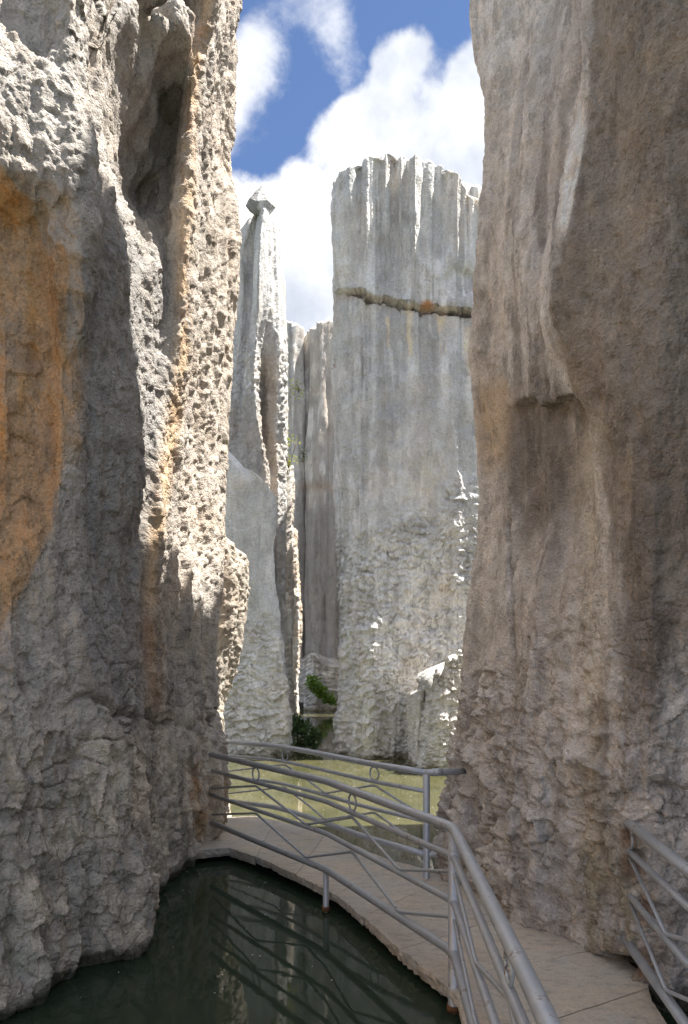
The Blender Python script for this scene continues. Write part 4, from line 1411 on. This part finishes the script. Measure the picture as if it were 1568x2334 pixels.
def leaves(name, pts, size, mat, parent, flat=.4):
    V, Q = [], []
    for p in pts:
        s = size * random.uniform(.6, 1.3)
        d = Vector((random.gauss(0, 1), random.gauss(0, 1), random.gauss(.2, flat))).normalized()
        u = d.orthogonal().normalized()
        u.rotate(__import__('mathutils').Quaternion(d, random.uniform(0, 6.28)))
        n = d.cross(u)
        b = len(V)
        c = Vector(p)
        V += [c, c + d * s * .5 + u * s * .28 + n * s * .08, c + d * s, c + d * s * .5 - u * s * .28 + n * s * .08]
        Q.append((b, b + 1, b + 2, b + 3))
    o = link(name, mesh_np(name, np.array([tuple(v) for v in V]), np.array(Q)), mat, parent)
    return o


M_LEAF = leaf_material('dark glossy leaves', (.07, .15, .05), (.18, .27, .11))
M_FERN = leaf_material('bright fern leaves', (.13, .25, .03), (.23, .36, .06))
M_PALE = leaf_material('yellow green leaves', (.32, .36, .08), (.45, .46, .14))
M_FLOWER = leaf_material('white blossom', (.72, .72, .68), (.82, .82, .78))
M_BARK = simple_material('brown twig bark', (.14, .09, .06), .9, .3, 20)
M_RED = leaf_material('reddish dry leaves', (.38, .16, .09), (.45, .24, .14))


def bush(name, base, blobs, nleaf, size, mat, label, stems=7, flower=0, cat='bush'):
    root = empty(name, base)
    tag(root, label, cat)
    pts, fl = [], []
    B = Vector(base)
    for k in range(nleaf):
        c, r = random.choices(blobs, weights=[b[1][0] * b[1][2] for b in blobs])[0]
        d = Vector((random.gauss(0, 1), random.gauss(0, 1), random.gauss(0, 1))).normalized() * (random.random() ** .45)
        pts.append(Vector(c) + Vector((d.x * r[0], d.y * r[1], d.z * r[2])) - B)
        if flower and random.random() < flower and d.y < .1 and d.z > -.4:
            fl.append(pts[-1] + Vector((0, -.05, .03)))
    for k in range(stems):
        c, r = blobs[k % len(blobs)]
        tgt = Vector(c) + Vector((random.uniform(-.6, .6) * r[0], random.uniform(-.5, .5) * r[1], random.uniform(-.2, .6) * r[2])) - B
        mid = tgt * .5 + Vector((random.uniform(-.08, .08), random.uniform(-.05, .05), .06))
        tube('stem', fillet([(random.uniform(-.03, .03), 0, -.1), mid, tgt], .2, 3), size * .09, root, M_BARK, 6)
    leaves('foliage', pts, size, mat, root)
    if fl:
        leaves('blossom', fl, size * .8, M_FLOWER, root)
    return root


by = 17.6
bush('flowering_bush', (-1.22, by, 0.0), [((-1.22, by, .62), (.20, .25, .30)), ((-1.02, by, .42), (.30, .3, .34)), ((-.82, by - .1, .22), (.26, .3, .26)), ((-1.20, by, .12), (.3, .3, .22)), ((-.74, by - .1, .42), (.12, .2, .16))],
     1500, .10, M_LEAF, 'dark green bush with white blossoms overhanging the pool', 9, .09)
fy = 32.3
bush('fern_clump', (-1.05, fy, .75), [((-1.45, fy, 1.35), (.32, .3, .38)), ((-1.15, fy - .1, .95), (.38, .3, .32)), ((-.75, fy - .1, .62), (.32, .3, .24)), ((-.5, fy - .2, .45), (.16, .2, .16))],
     900, .17, M_FERN, 'bright green fern clump at the end of the passage', 6, cat='fern')
ty = 25.2
bush('hanging_shrub', W(652, 1075, ty), [(W(640, 1060, ty), (.35, .2, .45)), (W(662, 1050, ty), (.35, .2, .3)), (W(655, 1000, ty), (.18, .2, .5)), (W(668, 1008, ty), (.3, .2, .12))],
     170, .13, M_PALE, 'sparse yellow-green shrub rooted high in the gap', 6, cat='shrub')
my = 35.0
bush('hanging_shrub', W(682, 890, my), [(W(672, 885, my), (.35, .2, .5)), (W(684, 900, my), (.25, .2, .4))], 60, .16, M_PALE,
     'tiny yellow shrub on the narrow back pillar beneath its overhang', 4, cat='shrub')
ry = 16.9
bush('dry_twig', W(772, 850, ry), [(W(764, 835, ry), (.12, .08, .25)), (W(771, 822, ry), (.05, .05, .28))], 34, .055, M_RED,
     'small reddish dry twig on the left edge of the broad pillar', 3, cat='twig')
vy = 36.0
bush('crack_shrub', W(690, 1050, vy - .6), [(W(690, 1035, vy - .6), (.22, .2, .42))], 60, .12, M_LEAF, 'dark green tuft growing in the vertical crack', 3, cat='shrub')

# ------------------------------------------------------------------ floating specks
M_SPECK = simple_material('pale floating petals', (.7, .68, .6), .6, .1, 5)
V, Q = [], []
for k in range(110):
    if random.random() < .3:
        y = random.uniform(4.0, 7.5)
        x = random.uniform(-1.7, .4)
    else:
        y = random.uniform(8.8, 14.5)
        x = random.uniform(-1.8, 1.6)
    s = random.uniform(.004, .010) * (1 if y < 8 else 1.3)
    a = random.uniform(0, 6.28)
    b = len(V)
    V += [(x + s * math.cos(a + q * 1.5708), y + s * math.sin(a + q * 1.5708) * .8, .004 + .002 * (q % 2)) for q in range(4)]
    Q.append((b, b + 1, b + 2, b + 3))
sp_o = link('floating_petals', mesh_np('floating_petals', np.array(V), np.array(Q)), M_SPECK)
tag(sp_o, 'tiny pale petals and specks floating on the pool', 'petals', kind='stuff')
